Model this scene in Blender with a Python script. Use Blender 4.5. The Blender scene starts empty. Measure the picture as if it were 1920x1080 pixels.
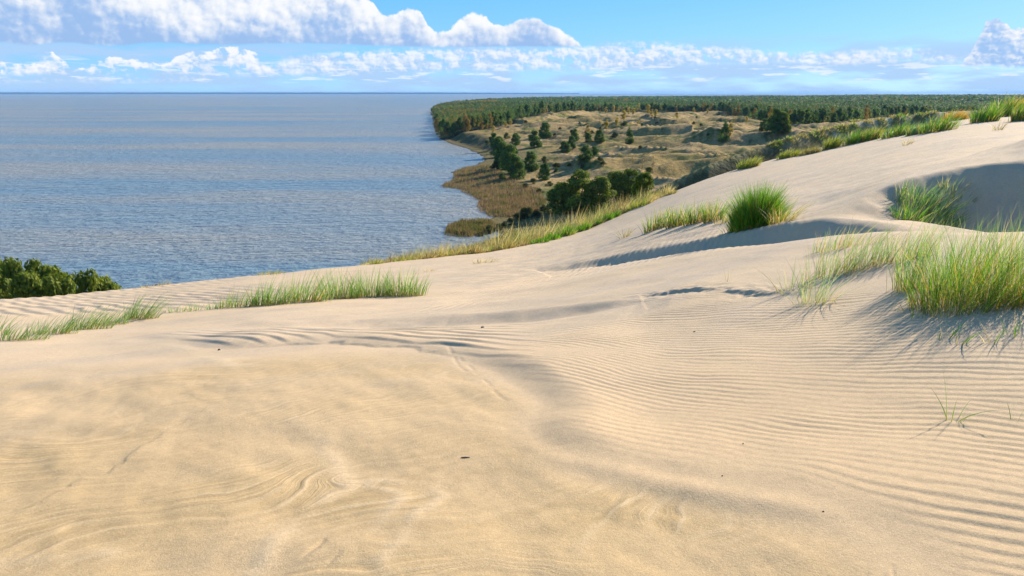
import bpy, math, random
import numpy as np
from mathutils import Vector

# ------------------------------------------------------------------ scene, camera, light
sc = bpy.context.scene
COL = sc.collection
R = math.radians
rng = np.random.default_rng(11)
random.seed(5)

F = 1400.0                      # focal length in photo pixels (1920 wide)
PITCH = math.atan(366.0 / F)    # horizon sits 366 px above the centre
CAMZ = 45.0                     # eye above the lagoon
SP, CP = math.sin(PITCH), math.cos(PITCH)

cam = bpy.data.cameras.new('camera')
cam.sensor_fit = 'HORIZONTAL'
cam.sensor_width = 36.0
cam.lens = 36.0 * F / 1920.0
cam.clip_start = 0.05
cam.clip_end = 120000.0
camo = bpy.data.objects.new('camera', cam)
camo.location = (0, 0, CAMZ)
camo.rotation_euler = (math.pi / 2 - PITCH, 0, 0)
COL.objects.link(camo)
sc.camera = camo

SUN_EL, SUN_AZ = 24.5, 47.0     # degrees; azimuth is clockwise from straight ahead (+Y)
sd = Vector((math.sin(R(SUN_AZ)) * math.cos(R(SUN_EL)), math.cos(R(SUN_AZ)) * math.cos(R(SUN_EL)), math.sin(R(SUN_EL))))
sun = bpy.data.lights.new('sun', 'SUN')
sun.energy = 4.6
sun.angle = R(0.55)
sun.color = (1.0, 0.90, 0.75)
suno = bpy.data.objects.new('sun', sun)
suno.rotation_euler = (-sd).to_track_quat('-Z', 'Y').to_euler()
suno.location = (200, 100, 300)
COL.objects.link(suno)

sc.view_settings.view_transform = 'Standard'
sc.view_settings.look = 'None'
sc.view_settings.exposure = 1.1
sc.view_settings.gamma = 1.0
sc.view_settings.use_curve_mapping = False
sc.render.engine = 'CYCLES'
cy = sc.cycles
cy.use_denoising = True
cy.max_bounces = 5
cy.diffuse_bounces = 3
cy.glossy_bounces = 2
cy.transmission_bounces = 3
cy.transparent_max_bounces = 6
cy.volume_bounces = 0
cy.sample_clamp_indirect = 4.0
cy.use_adaptive_sampling = True
cy.adaptive_threshold = 0.015


class NT:
    """small helper to write node trees"""
    def __init__(self, tree):
        self.t = tree
        self.n = tree.nodes
        self.l = tree.links

    def node(self, typ, **kw):
        nd = self.n.new(typ)
        for k, v in kw.items():
            setattr(nd, k, v)
        return nd

    def put(self, sock, v):
        if hasattr(v, 'is_output') or isinstance(v, bpy.types.NodeSocket):
            self.l.new(v, sock)
        elif isinstance(v, (tuple, list)) and len(v) == 3 and sock.type == 'RGBA':
            sock.default_value = (*v, 1.0)
        else:
            sock.default_value = v

    def m(self, op, a, b=None, c=None, clamp=False):
        nd = self.node('ShaderNodeMath', operation=op, use_clamp=clamp)
        for i, v in enumerate((a, b, c)):
            if v is not None:
                self.put(nd.inputs[i], v)
        return nd.outputs[0]

    def add(self, a, b): return self.m('ADD', a, b)
    def sub(self, a, b): return self.m('SUBTRACT', a, b)
    def mul(self, a, b): return self.m('MULTIPLY', a, b)

    def ss(self, x, a, b):       # smoothstep of x from a to b
        nd = self.node('ShaderNodeMapRange', interpolation_type='SMOOTHSTEP')
        self.put(nd.inputs['Value'], x)
        self.put(nd.inputs['From Min'], a)
        self.put(nd.inputs['From Max'], b)
        return nd.outputs['Result']

    def lin(self, x, a, b, c, d):
        nd = self.node('ShaderNodeMapRange')
        self.put(nd.inputs['Value'], x)
        for k, v in zip(('From Min', 'From Max', 'To Min', 'To Max'), (a, b, c, d)):
            self.put(nd.inputs[k], v)
        return nd.outputs['Result']

    def xyz(self, x, y, z):
        nd = self.node('ShaderNodeCombineXYZ')
        for i, v in enumerate((x, y, z)):
            self.put(nd.inputs[i], v)
        return nd.outputs[0]

    def mix(self, f, a, b):
        nd = self.node('ShaderNodeMix', data_type='RGBA')
        self.put(nd.inputs[0], f)
        self.put(nd.inputs[6], a)
        self.put(nd.inputs[7], b)
        return nd.outputs[2]

    def mulc(self, a, b):
        nd = self.node('ShaderNodeMix', data_type='RGBA', blend_type='MULTIPLY')
        nd.inputs[0].default_value = 1.0
        self.put(nd.inputs[6], a)
        self.put(nd.inputs[7], b)
        return nd.outputs[2]

    def noise(self, vec, scale, detail=4, rough=0.55, dist=0.0, dims='3D', out=0, lac=2.0):
        nd = self.node('ShaderNodeTexNoise', noise_dimensions=dims)
        if vec is not None:
            self.put(nd.inputs['Vector'], vec)
        nd.inputs['Scale'].default_value = scale
        nd.inputs['Detail'].default_value = detail
        nd.inputs['Roughness'].default_value = rough
        nd.inputs['Lacunarity'].default_value = lac
        nd.inputs['Distortion'].default_value = dist
        return nd.outputs[out]

    def voro(self, vec, scale, detail=2.0, rough=0.5):
        nd = self.node('ShaderNodeTexVoronoi', voronoi_dimensions='2D', feature='F1')
        self.put(nd.inputs['Vector'], vec)
        nd.inputs['Scale'].default_value = scale
        nd.inputs['Detail'].default_value = detail
        nd.inputs['Roughness'].default_value = rough
        nd.normalize = True
        return nd.outputs['Distance']

    def curve(self, x, pts):     # piecewise curve through (x, y) points, any range
        xs = [p[0] for p in pts]; ys = [p[1] for p in pts]
        x0, x1 = min(xs), max(xs); y0, y1 = min(ys), max(ys)
        if y1 - y0 < 1e-6:
            y1 = y0 + 1.0
        t = self.lin(x, x0, x1, 0.0, 1.0)
        nd = self.node('ShaderNodeFloatCurve')
        c = nd.mapping.curves[0]
        nd.mapping.extend = 'HORIZONTAL'
        pp = sorted(((a - x0) / (x1 - x0), (b - y0) / (y1 - y0)) for a, b in pts)
        c.points[0].location = pp[0]
        c.points[1].location = pp[-1]
        for a, b in pp[1:-1]:
            c.points.new(a, b)
        nd.mapping.update()
        self.put(nd.inputs['Value'], t)
        return self.lin(nd.outputs[0], 0.0, 1.0, y0, y1)


def px_dir(u, v):
    u = np.asarray(u, float); v = np.asarray(v, float)
    a = (u - 960.0) / F; b = (540.0 - v) / F
    return a, CP + b * SP, -SP + b * CP


def px_sky(u, v):                # photo pixel -> azimuth, elevation in degrees
    x, y, z = px_dir(u, v)
    return float(np.degrees(np.arctan2(x, y))), float(np.degrees(np.arctan2(z, np.hypot(x, y))))


def px_at(u, v, Y):              # photo pixel at forward distance Y -> world point
    x, y, z = px_dir(u, v)
    t = Y / y
    return np.array([x * t, np.asarray(Y, float) + 0 * x, CAMZ + z * t])


def px_plane(u, v, z0):          # photo pixel meeting the level z0
    x, y, z = px_dir(u, v)
    t = (z0 - CAMZ) / z
    return x * t, y * t


def world_px(x, y, z):           # world point -> photo pixel
    dz = z - CAMZ
    d = y * CP - dz * SP
    up = y * SP + dz * CP
    d = np.where(d < 0.05, 0.05, d)
    return 960.0 + F * x / d, 540.0 - F * up / d


# ------------------------------------------------------------------ sky
def build_world():
    w = bpy.data.worlds.new('World')
    sc.world = w
    w.use_nodes = True
    g = NT(w.node_tree)
    g.n.clear()
    sky = g.node('ShaderNodeTexSky', sky_type='NISHITA')
    sky.sun_disc = False
    sky.sun_elevation = R(SUN_EL)
    sky.sun_rotation = R(SUN_AZ)
    sky.altitude = 50.0
    sky.air_density = 1.0
    sky.dust_density = 0.25
    sky.ozone_density = 2.2
    tc = g.node('ShaderNodeTexCoord').outputs['Generated']
    nrm = g.node('ShaderNodeVectorMath', operation='NORMALIZE')
    g.put(nrm.inputs[0], tc)
    sep = g.node('ShaderNodeSeparateXYZ')
    g.put(sep.inputs[0], nrm.outputs[0])
    x, y, z = sep.outputs
    az = g.mul(g.m('ARCTAN2', x, y), 57.29578)
    el = g.mul(g.m('ARCSINE', z), 57.29578)
    # a clear autumn sky: look a little higher into the model than the ray so that the low band stays blue
    zz = g.add(g.mul(g.m('MAXIMUM', z, 0.0), 0.92), 0.08)
    g.put(sky.inputs['Vector'], g.xyz(x, y, zz))
    ramp = g.node('ShaderNodeValToRGB')
    cr = ramp.color_ramp
    stops = [(0.0, (1.6, 3.0, 4.7)), (0.035, (0.85, 2.65, 4.7)), (0.08, (0.38, 2.25, 4.6)), (0.3, (0.5, 1.7, 3.9)), (1.0, (0.35, 1.05, 2.7))]
    cr.elements[0].position = stops[0][0]; cr.elements[0].color = (*[c / 6 for c in stops[0][1]], 1)
    cr.elements[1].position = stops[-1][0]; cr.elements[1].color = (*[c / 6 for c in stops[-1][1]], 1)
    for ps, c in stops[1:-1]:
        e = cr.elements.new(ps); e.color = (*[k / 6 for k in c], 1)
    g.put(ramp.inputs[0], g.m('MAXIMUM', g.mul(el, 1.0 / 90.0), 0.0))
    clear = g.node('ShaderNodeVectorMath', operation='SCALE')
    g.put(clear.inputs[0], ramp.outputs[0]); clear.inputs['Scale'].default_value = 6.0
    base = g.mix(0.80, sky.outputs[0], clear.outputs[0])

    p0 = g.xyz(az, el, 0.0)
    wn = g.node('ShaderNodeTexNoise', noise_dimensions='2D')
    g.put(wn.inputs['Vector'], p0)
    wn.inputs['Scale'].default_value = 1.3
    wn.inputs['Detail'].default_value = 3.0
    wsep = g.node('ShaderNodeSeparateXYZ')
    g.put(wsep.inputs[0], wn.outputs['Color'])
    wx = g.sub(wsep.outputs[0], 0.5); wy = g.sub(wsep.outputs[1], 0.5); wz = wsep.outputs[2]

    def S(pts):
        return [px_sky(u, v) for u, v in pts]

    def billows(scale, streak, warp, off):
        pa = g.add(g.add(g.mul(az, 1.0 / streak), g.mul(wx, warp)), off)
        pe = g.add(el, g.mul(wy, warp * 0.7))
        p = g.xyz(pa, pe, 0.0)
        q = g.xyz(g.add(pa, 0.17 / scale), g.add(pe, 0.16 / scale), 0.0)
        return p, g.m('POWER', g.voro(p, scale, 2.6, 0.62), 1.4), g.m('POWER', g.voro(q, scale, 2.6, 0.62), 1.4)

    WHITE = (4.55, 4.62, 4.72)
    big = billows(0.62, 1.0, 0.32, 30.0)
    small = billows(1.35, 1.35, 0.35, 3.0)
    bn1 = g.noise(big[0], 0.30, 2, 0.5, dims='2D')
    bn2 = g.noise(small[0], 1.1, 3, 0.6, dims='2D')

    def layer(colour, bil, bn, top, bottom, puff, soft_t, soft_b, shade_lo, opac=1.0, hw=0.75, relief=1.8, dark=0.0, holes=0.0, bs=0.25):
        p, d0, d1 = bil
        tp = g.add(g.add(g.curve(az, S(top)), g.mul(g.sub(0.40, d0), puff)), g.mul(g.sub(0.35, small[1]), 0.45))
        bt = g.add(g.curve(az, S(bottom)), g.mul(wy, bs))
        mask = g.mul(g.mul(g.ss(g.sub(tp, el), 0.0, soft_t), g.ss(g.sub(el, bt), 0.0, soft_b)), opac)
        if holes > 0:
            mask = g.mul(mask, g.ss(bn, holes - 0.06, holes + 0.10))
        hf = g.m('DIVIDE', g.sub(el, bt), g.m('MAXIMUM', g.sub(tp, bt), 0.3), clamp=True)
        rel = g.add(g.mul(g.sub(d1, d0), relief), g.mul(g.sub(small[2], small[1]), relief * 0.22))
        sh = g.add(g.add(g.mul(g.m('POWER', hf, 0.8), hw), rel), 0.12 - dark)
        sh = g.add(sh, g.mul(g.sub(bn, 0.5), 1.5))
        c = g.mix(g.ss(sh, -0.12, 0.98), shade_lo, WHITE)
        return g.mix(mask, colour, c)

    colour = base
    # far low veil over the whole horizon
    vn = g.noise(g.xyz(g.mul(az, 0.16), g.mul(el, 0.9), 0.0), 1.0, 3, 0.55, dims='2D')
    veil = g.mul(g.mul(g.ss(vn, 0.33, 0.62), g.ss(el, 4.2, 2.4)), 0.95)
    colour = g.mix(veil, colour, (2.1, 3.1, 4.5))
    # thin layered band, centre to right
    colour = layer(colour, small, bn2, [(-2000, 150), (300, 150), (480, 128), (560, 110), (700, 95), (860, 92), (1000, 92), (1100, 88), (1180, 82), (1260, 84), (1360, 92), (1440, 95), (1560, 101), (1640, 92), (1740, 97), (1850, 106), (1990, 100), (2300, 90), (3000, 110)],
                   [(-2000, 160), (300, 160), (480, 148), (700, 146), (900, 140), (1100, 139), (1300, 130), (1450, 127), (1560, 131), (1700, 124), (1850, 131), (2000, 135), (3000, 140)],
                   0.65, 0.5, 0.6, (2.1, 3.1, 4.5), opac=0.85, hw=0.45, relief=1.9, dark=0.0, holes=0.36)
    # thin white streaks lower down
    sn = g.noise(g.xyz(g.mul(az, 0.35), g.mul(el, 2.6), 0.0), 1.0, 4, 0.6, dims='2D')
    sk = g.mul(g.mul(g.ss(sn, 0.55, 0.68), g.ss(el, 0.5, 1.0)), g.mul(g.ss(el, 2.6, 1.6), 0.7))
    colour = g.mix(sk, colour, (4.2, 4.5, 4.8))
    # small fair-weather puffs at the left
    colour = layer(colour, small, bn2, [(-2000, 120), (-300, 112), (0, 124), (60, 126), (100, 98), (128, 128), (190, 122), (215, 112), (290, 124), (310, 120), (345, 106), (400, 96), (440, 90), (480, 100), (505, 130), (540, 150), (600, 165), (3000, 165)],
                   [(-2000, 148), (0, 148), (120, 146), (300, 145), (500, 146), (600, 150), (3000, 150)],
                   0.6, 0.14, 0.5, (2.0, 3.0, 4.5), opac=0.95, hw=0.7, relief=1.7, dark=0.0, holes=0.44)
    # tower at the right
    colour = layer(colour, small, bn1, [(-2000, 165), (1740, 165), (1800, 128), (1828, 90), (1850, 45), (1870, 40), (1890, 58), (1920, 52), (1960, 30), (2040, 45), (2100, 90), (2200, 130), (2300, 165), (3000, 165)],
                   [(-2000, 133), (1800, 129), (1920, 131), (3000, 133)],
                   0.7, 0.12, 0.35, (1.7, 2.7, 4.3), hw=0.55, relief=2.0, dark=0.05)
    # small shreds at the top right
    sk2 = g.mul(g.mul(g.ss(bn1, 0.55, 0.68), g.ss(el, 4.8, 5.4)), g.mul(g.ss(el, 9.0, 7.0), g.ss(az, 26.0, 30.0)))
    colour = g.mix(g.mul(sk2, 0.7), colour, WHITE)
    # the big bank
    colour = layer(colour, big, bn1, [(-2600, 60), (-1600, -60), (-900, -80), (-500, -110), (-100, -90), (200, -70), (420, -50), (560, -26), (625, -6), (665, 2), (700, 8), (730, 36), (765, 20), (800, 44), (825, 66), (862, 40), (900, 31), (930, 52), (952, 52), (990, 40), (1025, 52), (1060, 68), (1090, 88), (1120, 100), (3000, 110)],
                   [(-2600, 90), (-900, 88), (-300, 84), (0, 82), (60, 88), (110, 82), (200, 88), (300, 83), (380, 86), (560, 84), (700, 88), (840, 91), (960, 90), (1060, 90), (1110, 91), (3000, 92)],
                   0.95, 0.20, 0.20, (1.6, 2.5, 4.05), hw=0.95, relief=1.75, dark=0.20, bs=0.12)
    bg = g.node('ShaderNodeBackground')
    g.put(bg.inputs['Color'], colour)
    bg.inputs['Strength'].default_value = 0.1
    out = g.node('ShaderNodeOutputWorld')
    g.l.new(bg.outputs[0], out.inputs[0])
    w.cycles.sampling_method = 'MANUAL'
    w.cycles.sample_map_resolution = 512


build_world()


# ------------------------------------------------------------------ numpy helpers
def _hash(ix, iy, seed):
    h = (ix.astype(np.int64) * 374761393 + iy.astype(np.int64) * 668265263 + seed * 1442695041) & 0xFFFFFFFF
    h = ((h ^ (h >> 13)) * 1274126177) & 0xFFFFFFFF
    h = h ^ (h >> 16)
    return h


def pnoise(x, y, seed=0):        # gradient noise, about -1..1
    x0 = np.floor(x); y0 = np.floor(y)
    fx = x - x0; fy = y - y0
    ix = x0.astype(np.int64); iy = y0.astype(np.int64)
    sx = fx * fx * fx * (fx * (fx * 6 - 15) + 10)
    sy = fy * fy * fy * (fy * (fy * 6 - 15) + 10)

    def gdot(dx, dy):
        a = _hash(ix + dx, iy + dy, seed) * (2 * math.pi / 4294967296.0)
        return np.cos(a) * (fx - dx) + np.sin(a) * (fy - dy)
    a = gdot(0, 0); b = gdot(1, 0); c = gdot(0, 1); d = gdot(1, 1)
    return 1.5 * ((a + (b - a) * sx) * (1 - sy) + (c + (d - c) * sx) * sy)


def fbm(x, y, octv=4, seed=0, gain=0.5):
    r = 0; amp = 1.0; tot = 0
    for o in range(octv):
        r = r + amp * pnoise(x * 2 ** o + 17.3 * o, y * 2 ** o - 9.1 * o, seed + o)
        tot += amp; amp *= gain
    return r / tot


def sst(x, a, b):
    t = np.clip((x - a) / (b - a), 0, 1)
    return t * t * (3 - 2 * t)


def poly_sd(px, py, poly):       # signed distance to a closed polygon, positive inside
    poly = np.asarray(poly, float)
    n = len(poly)
    d = np.full(px.shape, 1e18)
    ins = np.zeros(px.shape, bool)
    for i in range(n):
        ax, ay = poly[i]; bx, by = poly[(i + 1) % n]
        ex, ey = bx - ax, by - ay
        t = np.clip(((px - ax) * ex + (py - ay) * ey) / (ex * ex + ey * ey + 1e-12), 0, 1)
        d = np.minimum(d, (px - ax - t * ex) ** 2 + (py - ay - t * ey) ** 2)
        c = ((ay > py) != (by > py)) & (px < (bx - ax) * (py - ay) / (by - ay + 1e-15) + ax)
        ins ^= c
    d = np.sqrt(d)
    return np.where(ins, d, -d)


def line_sd(px, py, pts, vals):  # signed distance (positive beyond, to the left of travel) and interpolated values along a polyline
    best = np.full(px.shape, 1e18); side = np.ones(px.shape); bcr = np.zeros(px.shape)
    val = [np.zeros(px.shape) for _ in vals]
    for i in range(len(pts) - 1):
        ax, ay = pts[i][:2]; bx, by = pts[i + 1][:2]
        ex, ey = bx - ax, by - ay
        L = math.hypot(ex, ey) + 1e-9
        dx = px - ax; dy = py - ay
        t = np.clip((dx * ex + dy * ey) / (L * L), 0, 1)
        d = (dx - t * ex) ** 2 + (dy - t * ey) ** 2
        cr = (ex * dy - ey * dx) / L
        tie = np.abs(d - best) <= 1e-7 * (1 + d)
        m = (d < best) & ~tie
        sm = m | (tie & (np.abs(cr) > bcr))
        side = np.where(sm, np.where(cr >= 0, 1.0, -1.0), side)
        bcr = np.where(sm, np.abs(cr), bcr)
        best = np.where(m, d, best)
        for k, vv in enumerate(vals):
            val[k] = np.where(m, vv[i] + t * (vv[i + 1] - vv[i]), val[k])
    return np.sqrt(best) * side, val


def line_sub(mask, shape, px, py, pts, vals, far=99.0):   # the same, worked out only where mask holds
    s = np.full(shape, far); v = [np.zeros(shape) for _ in vals]
    if mask.any():
        a, b = line_sd(px[mask], py[mask], pts, vals)
        s[mask] = a
        for k in range(len(vals)):
            v[k][mask] = b[k]
    return s, v


def grid_mesh(name, X, Y, Z, wrap=False):
    n, m = X.shape               # rows (radius) x columns (angle)
    co = np.stack([X, Y, Z], -1).reshape(-1, 3)
    cols = m if wrap else m - 1
    i = np.arange(n - 1)[:, None]; j = np.arange(cols)[None, :]
    j2 = (j + 1) % m
    q = np.stack([i * m + j, (i + 1) * m + j, (i + 1) * m + j2, i * m + j2], -1).reshape(-1, 4)
    # angles run clockwise from +Y, so this order faces up
    return raw_mesh(name, co, q)


def raw_mesh(name, co, faces, smooth=True):
    k = faces.shape[1]
    me = bpy.data.meshes.new(name)
    me.vertices.add(len(co)); me.vertices.foreach_set('co', np.ascontiguousarray(co, np.float32).ravel())
    me.loops.add(faces.size); me.loops.foreach_set('vertex_index', np.ascontiguousarray(faces, np.int32).ravel())
    me.polygons.add(len(faces))
    me.polygons.foreach_set('loop_start', np.arange(0, faces.size, k, dtype=np.int32))
    me.polygons.foreach_set('loop_total', np.full(len(faces), k, np.int32))
    me.polygons.foreach_set('use_smooth', np.full(len(faces), smooth, bool))
    me.update(calc_edges=True)
    return me


def set_color(me, rgb, name='col'):
    a = me.attributes.new(name, 'FLOAT_COLOR', 'POINT')
    d = np.ones((len(rgb), 4), np.float32); d[:, :3] = rgb
    a.data.foreach_set('color', d.ravel())


def set_float(me, v, name):
    a = me.attributes.new(name, 'FLOAT', 'POINT')
    a.data.foreach_set('value', np.ascontiguousarray(v, np.float32).ravel())


def link(name, me, parent=None, mat=None, **props):
    o = bpy.data.objects.new(name, me)
    COL.objects.link(o)
    if mat is not None and me is not None and len(me.materials) == 0:
        me.materials.append(mat)
    if parent is not None:
        o.parent = parent
    for k, v in props.items():
        o[k] = v
    return o


def new_mat(name):
    m = bpy.data.materials.new(name)
    m.use_nodes = True
    g = NT(m.node_tree)
    g.n.clear()
    out = g.node('ShaderNodeOutputMaterial')
    return m, g, out


# ------------------------------------------------------------------ terrain: the near dune
CP_PTS = []                      # u, v, forward distance of points on the sand


def row(u, pairs):
    for v, Y in pairs:
        CP_PTS.append((u, v, Y))


row(-500, [(1080, 2.3), (800, 4.2), (680, 6.4), (630, 9.0), (590, 13.5), (570, 17)])
row(100, [(1080, 2.3), (900, 3.2), (800, 4.1), (700, 5.8), (650, 7.5), (620, 9.2), (595, 11.6), (570, 15.5), (557, 20)])
row(500, [(1080, 2.28), (900, 3.12), (800, 3.95), (700, 5.45), (650, 6.8), (610, 8.6), (580, 10.8), (550, 15), (530, 19), (515, 24)])
row(900, [(1080, 2.25), (900, 3.08), (800, 3.88), (700, 5.2), (650, 6.3), (615, 7.5), (590, 8.8), (570, 10.3), (545, 13.4), (520, 17.2), (500, 22), (475, 30)])
row(1100, [(900, 3.05), (800, 3.8), (700, 5.0), (600, 7.2), (560, 9.0), (530, 11.6), (500, 15.8), (470, 22), (430, 38)])
row(1300, [(1080, 2.22), (900, 3.0), (800, 3.72), (700, 4.8), (600, 6.55), (560, 7.6), (540, 8.3), (500, 10.6), (470, 13.2), (430, 17.5), (400, 23), (345, 46)])
row(1560, [(900, 2.92), (800, 3.6), (700, 4.5), (600, 5.85), (545, 6.9), (480, 8.9), (430, 11.4), (400, 13.2), (380, 16), (350, 22), (300, 40), (270, 58)])
row(1800, [(1080, 2.2), (900, 2.88), (800, 3.5), (700, 4.25), (600, 5.3), (540, 6.2), (480, 7.6), (430, 9.4), (395, 11.2), (314, 15.2), (300, 18.5), (262, 32), (228, 56)])
row(1680, [(340, 14.8)])
row(1920, [(307, 15.0), (291, 19)])
row(2150, [(1080, 2.1), (800, 3.3), (600, 4.9), (480, 6.8), (400, 9.2), (340, 12.5), (290, 17), (240, 34), (205, 58)])
CPW = np.array([px_at(u, v, Y) for u, v, Y in CP_PTS])
extra = np.array([[-8, -4, 42.9], [0, -3, 43.55], [8, -4, 43.9], [-14, 4, 41.9], [12, 2, 43.9], [20, 10, 44.2], [-12, -14, 42.9], [12, -14, 44.2], [0, 0.5, 43.43], [40, 30, 44.0], [60, 50, 44.2], [-22, 12, 40.4]])
CPW = np.vstack([CPW, extra])


def tps_fit(P, lam=0.02):
    # coordinates are squeezed so that far points weigh like near ones
    n = len(P)
    q = warp_xy(P[:, 0], P[:, 1])
    d2 = ((q[:, None] - q[None]) ** 2).sum(-1)
    K = 0.5 * d2 * np.log(d2 + 1e-9)
    A = np.zeros((n + 3, n + 3))
    A[:n, :n] = K + lam * np.eye(n)
    A[:n, n] = 1; A[:n, n + 1:] = q
    A[n:, :n] = A[:n, n:].T
    b = np.zeros(n + 3); b[:n] = P[:, 2]
    s = np.linalg.solve(A, b)
    return q, s


def warp_xy(x, y):
    r = np.hypot(x, y)
    k = np.log1p(r / 4.0) / np.maximum(r, 1e-6) * 4.0
    return np.stack([x * k, y * k], -1)


TQ, TS = tps_fit(CPW)


def tps_eval(x, y):
    out = np.zeros(x.size)
    q = warp_xy(x.ravel(), y.ravel())
    n = len(TQ)
    for s0 in range(0, x.size, 40000):
        c = q[s0:s0 + 40000]
        d2 = (c[:, :1] - TQ[None, :, 0]) ** 2 + (c[:, 1:] - TQ[None, :, 1]) ** 2
        out[s0:s0 + 40000] = (0.5 * d2 * np.log(d2 + 1e-9)) @ TS[:n] + TS[n] + c @ TS[n + 1:]
    return out.reshape(x.shape)


# crest of the dune, where the sand drops away to the lagoon and the valley
CREST = [(-900, 590, 15), (-300, 572, 17), (0, 561, 19), (200, 541, 21.5), (500, 514, 24), (700, 496, 27), (900, 474, 30), (1000, 456, 33.5), (1100, 429, 38), (1200, 388, 42), (1300, 345, 46), (1400, 313, 51), (1500, 286, 55), (1600, 265, 58), (1700, 246, 60), (1850, 218, 62), (2100, 196, 64), (2600, 180, 66)]
CW = np.array([px_at(*c) for c in CREST])
C_TH = np.arctan2(CW[:, 0], CW[:, 1]); C_R = np.hypot(CW[:, 0], CW[:, 1])
C_A = -(CW[:, 2] - CAMZ) / C_R
C_U = np.array([c[0] for c in CREST], float)
C_TH = np.concatenate([[-math.pi], [C_TH[0] - 0.5], C_TH, [C_TH[-1] + 0.5, math.pi]])
C_R = np.concatenate([[40], [16], C_R, [70, 40]])
C_A = np.concatenate([[0.1], [0.25], C_A, [0.02, 0.1]])
C_U = np.concatenate([[-2000], [-1500], C_U, [3000, 3500]])


def px_ground(u, v):             # photo pixel -> point on the smooth sand (march along the ray)
    x, y, z = px_dir(float(u), float(v))
    hl = math.hypot(x, y)
    th = math.atan2(x, y)
    rr = np.concatenate([np.linspace(1.2, 12, 500), np.geomspace(12.05, 75, 300)])
    xs = np.sin(th) * rr; ys = np.cos(th) * rr
    zg = dune_base(xs, ys)
    zr = CAMZ + z / hl * rr
    k = np.argmax(zr <= zg)
    if not (zr <= zg).any():
        k = int(np.argmin(np.where(rr < np.interp(th, C_TH, C_R) * 1.02, zr - zg, 1e9)))
    return float(xs[k]), float(ys[k])


def dune_base(x, y):
    r = np.hypot(x, y); th = np.arctan2(x, y)
    rc = np.interp(th, C_TH, C_R); ac = np.interp(th, C_TH, C_A); uc = np.interp(th, C_TH, C_U)
    k = np.minimum(r, rc) / np.maximum(r, 1e-6)
    z = tps_eval(x * k, y * k)
    s = np.maximum(r - rc, 0)
    # flank: starts along the line of sight, then steepens to the angle of repose
    shelf = np.where((uc > 560), 1.0, 0.0) * np.interp(uc, [560, 760, 1230, 1330], [0, 1, 1, 0])
    k2 = 0.035 - 0.028 * shelf
    smax = 0.58
    s1 = np.maximum((smax - ac - 0.01) / (2 * k2), 0.1)
    g = np.where(s < s1, (ac + 0.01) * s + k2 * s * s, (ac + 0.01) * s1 + k2 * s1 * s1 + smax * (s - s1))
    return z - g


def gpts(pts):
    return [px_ground(u, v) for u, v in pts]


# steps and slip faces: the ground beyond the line stands higher and drops to the camera side
STEPS = []


def step(pts, H, w, back):
    STEPS.append((gpts(pts), H, w, back))


step([(420, 598), (560, 603), (700, 597), (850, 590), (1000, 579), (1120, 566), (1200, 557), (1260, 549)], [0, .03, .07, .10, .11, .10, .05, 0], [.5, .5, .55, .6, .6, .5, .4, .4], 0.7)
step([(1130, 566), (1200, 552), (1260, 546), (1300, 541), (1360, 541), (1420, 545), (1480, 546), (1560, 548)], [0, .025, .04, .04, .015, .04, .02, 0], [.30, .16, .14, .12, .14, .14, .16, .3], 0.45)
step([(880, 524), (1000, 503), (1150, 478), (1300, 449), (1450, 423), (1560, 404), (1650, 388), (1770, 379), (1900, 376), (2050, 372)], [0, .07, .14, .21, .25, .30, .30, .12, 0, 0], [.6, .6, .6, .62, .7, .8, .8, .8, .8, .8], 0.8)
_hc = [px_at(*c) for c in [(1530, 400, 12.9), (1600, 374, 13.9), (1640, 353, 14.5), (1720, 329, 15.0), (1800, 314, 15.2), (1920, 307, 15.0), (2100, 300, 14.6), (2350, 296, 14.0), (2600, 290, 13.0)]]
STEPS.append(([(float(p[0]), float(p[1])) for p in _hc], [0, .40, .80, 1.15, 1.30, 1.30, 1.2, .6, 0], [.7, .8, 1.0, 1.3, 1.5, 1.6, 1.6, 1.6, 1.6], 2.2))

SHEET = gpts([(-500, 640), (-100, 640), (240, 638), (300, 643), (380, 652), (450, 654), (540, 648), (620, 643), (700, 650), (770, 655), (850, 674), (930, 697), (1010, 745), (1022, 775), (1000, 800), (1020, 835), (1090, 868), (1250, 908), (1400, 940), (1560, 972), (1640, 1000), (1700, 1080)]) + [(1.6, 0.6)]
RIDGE = gpts([(960, 835), (1040, 862), (1120, 880), (1250, 912), (1400, 942), (1560, 970), (1640, 985)])


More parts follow.
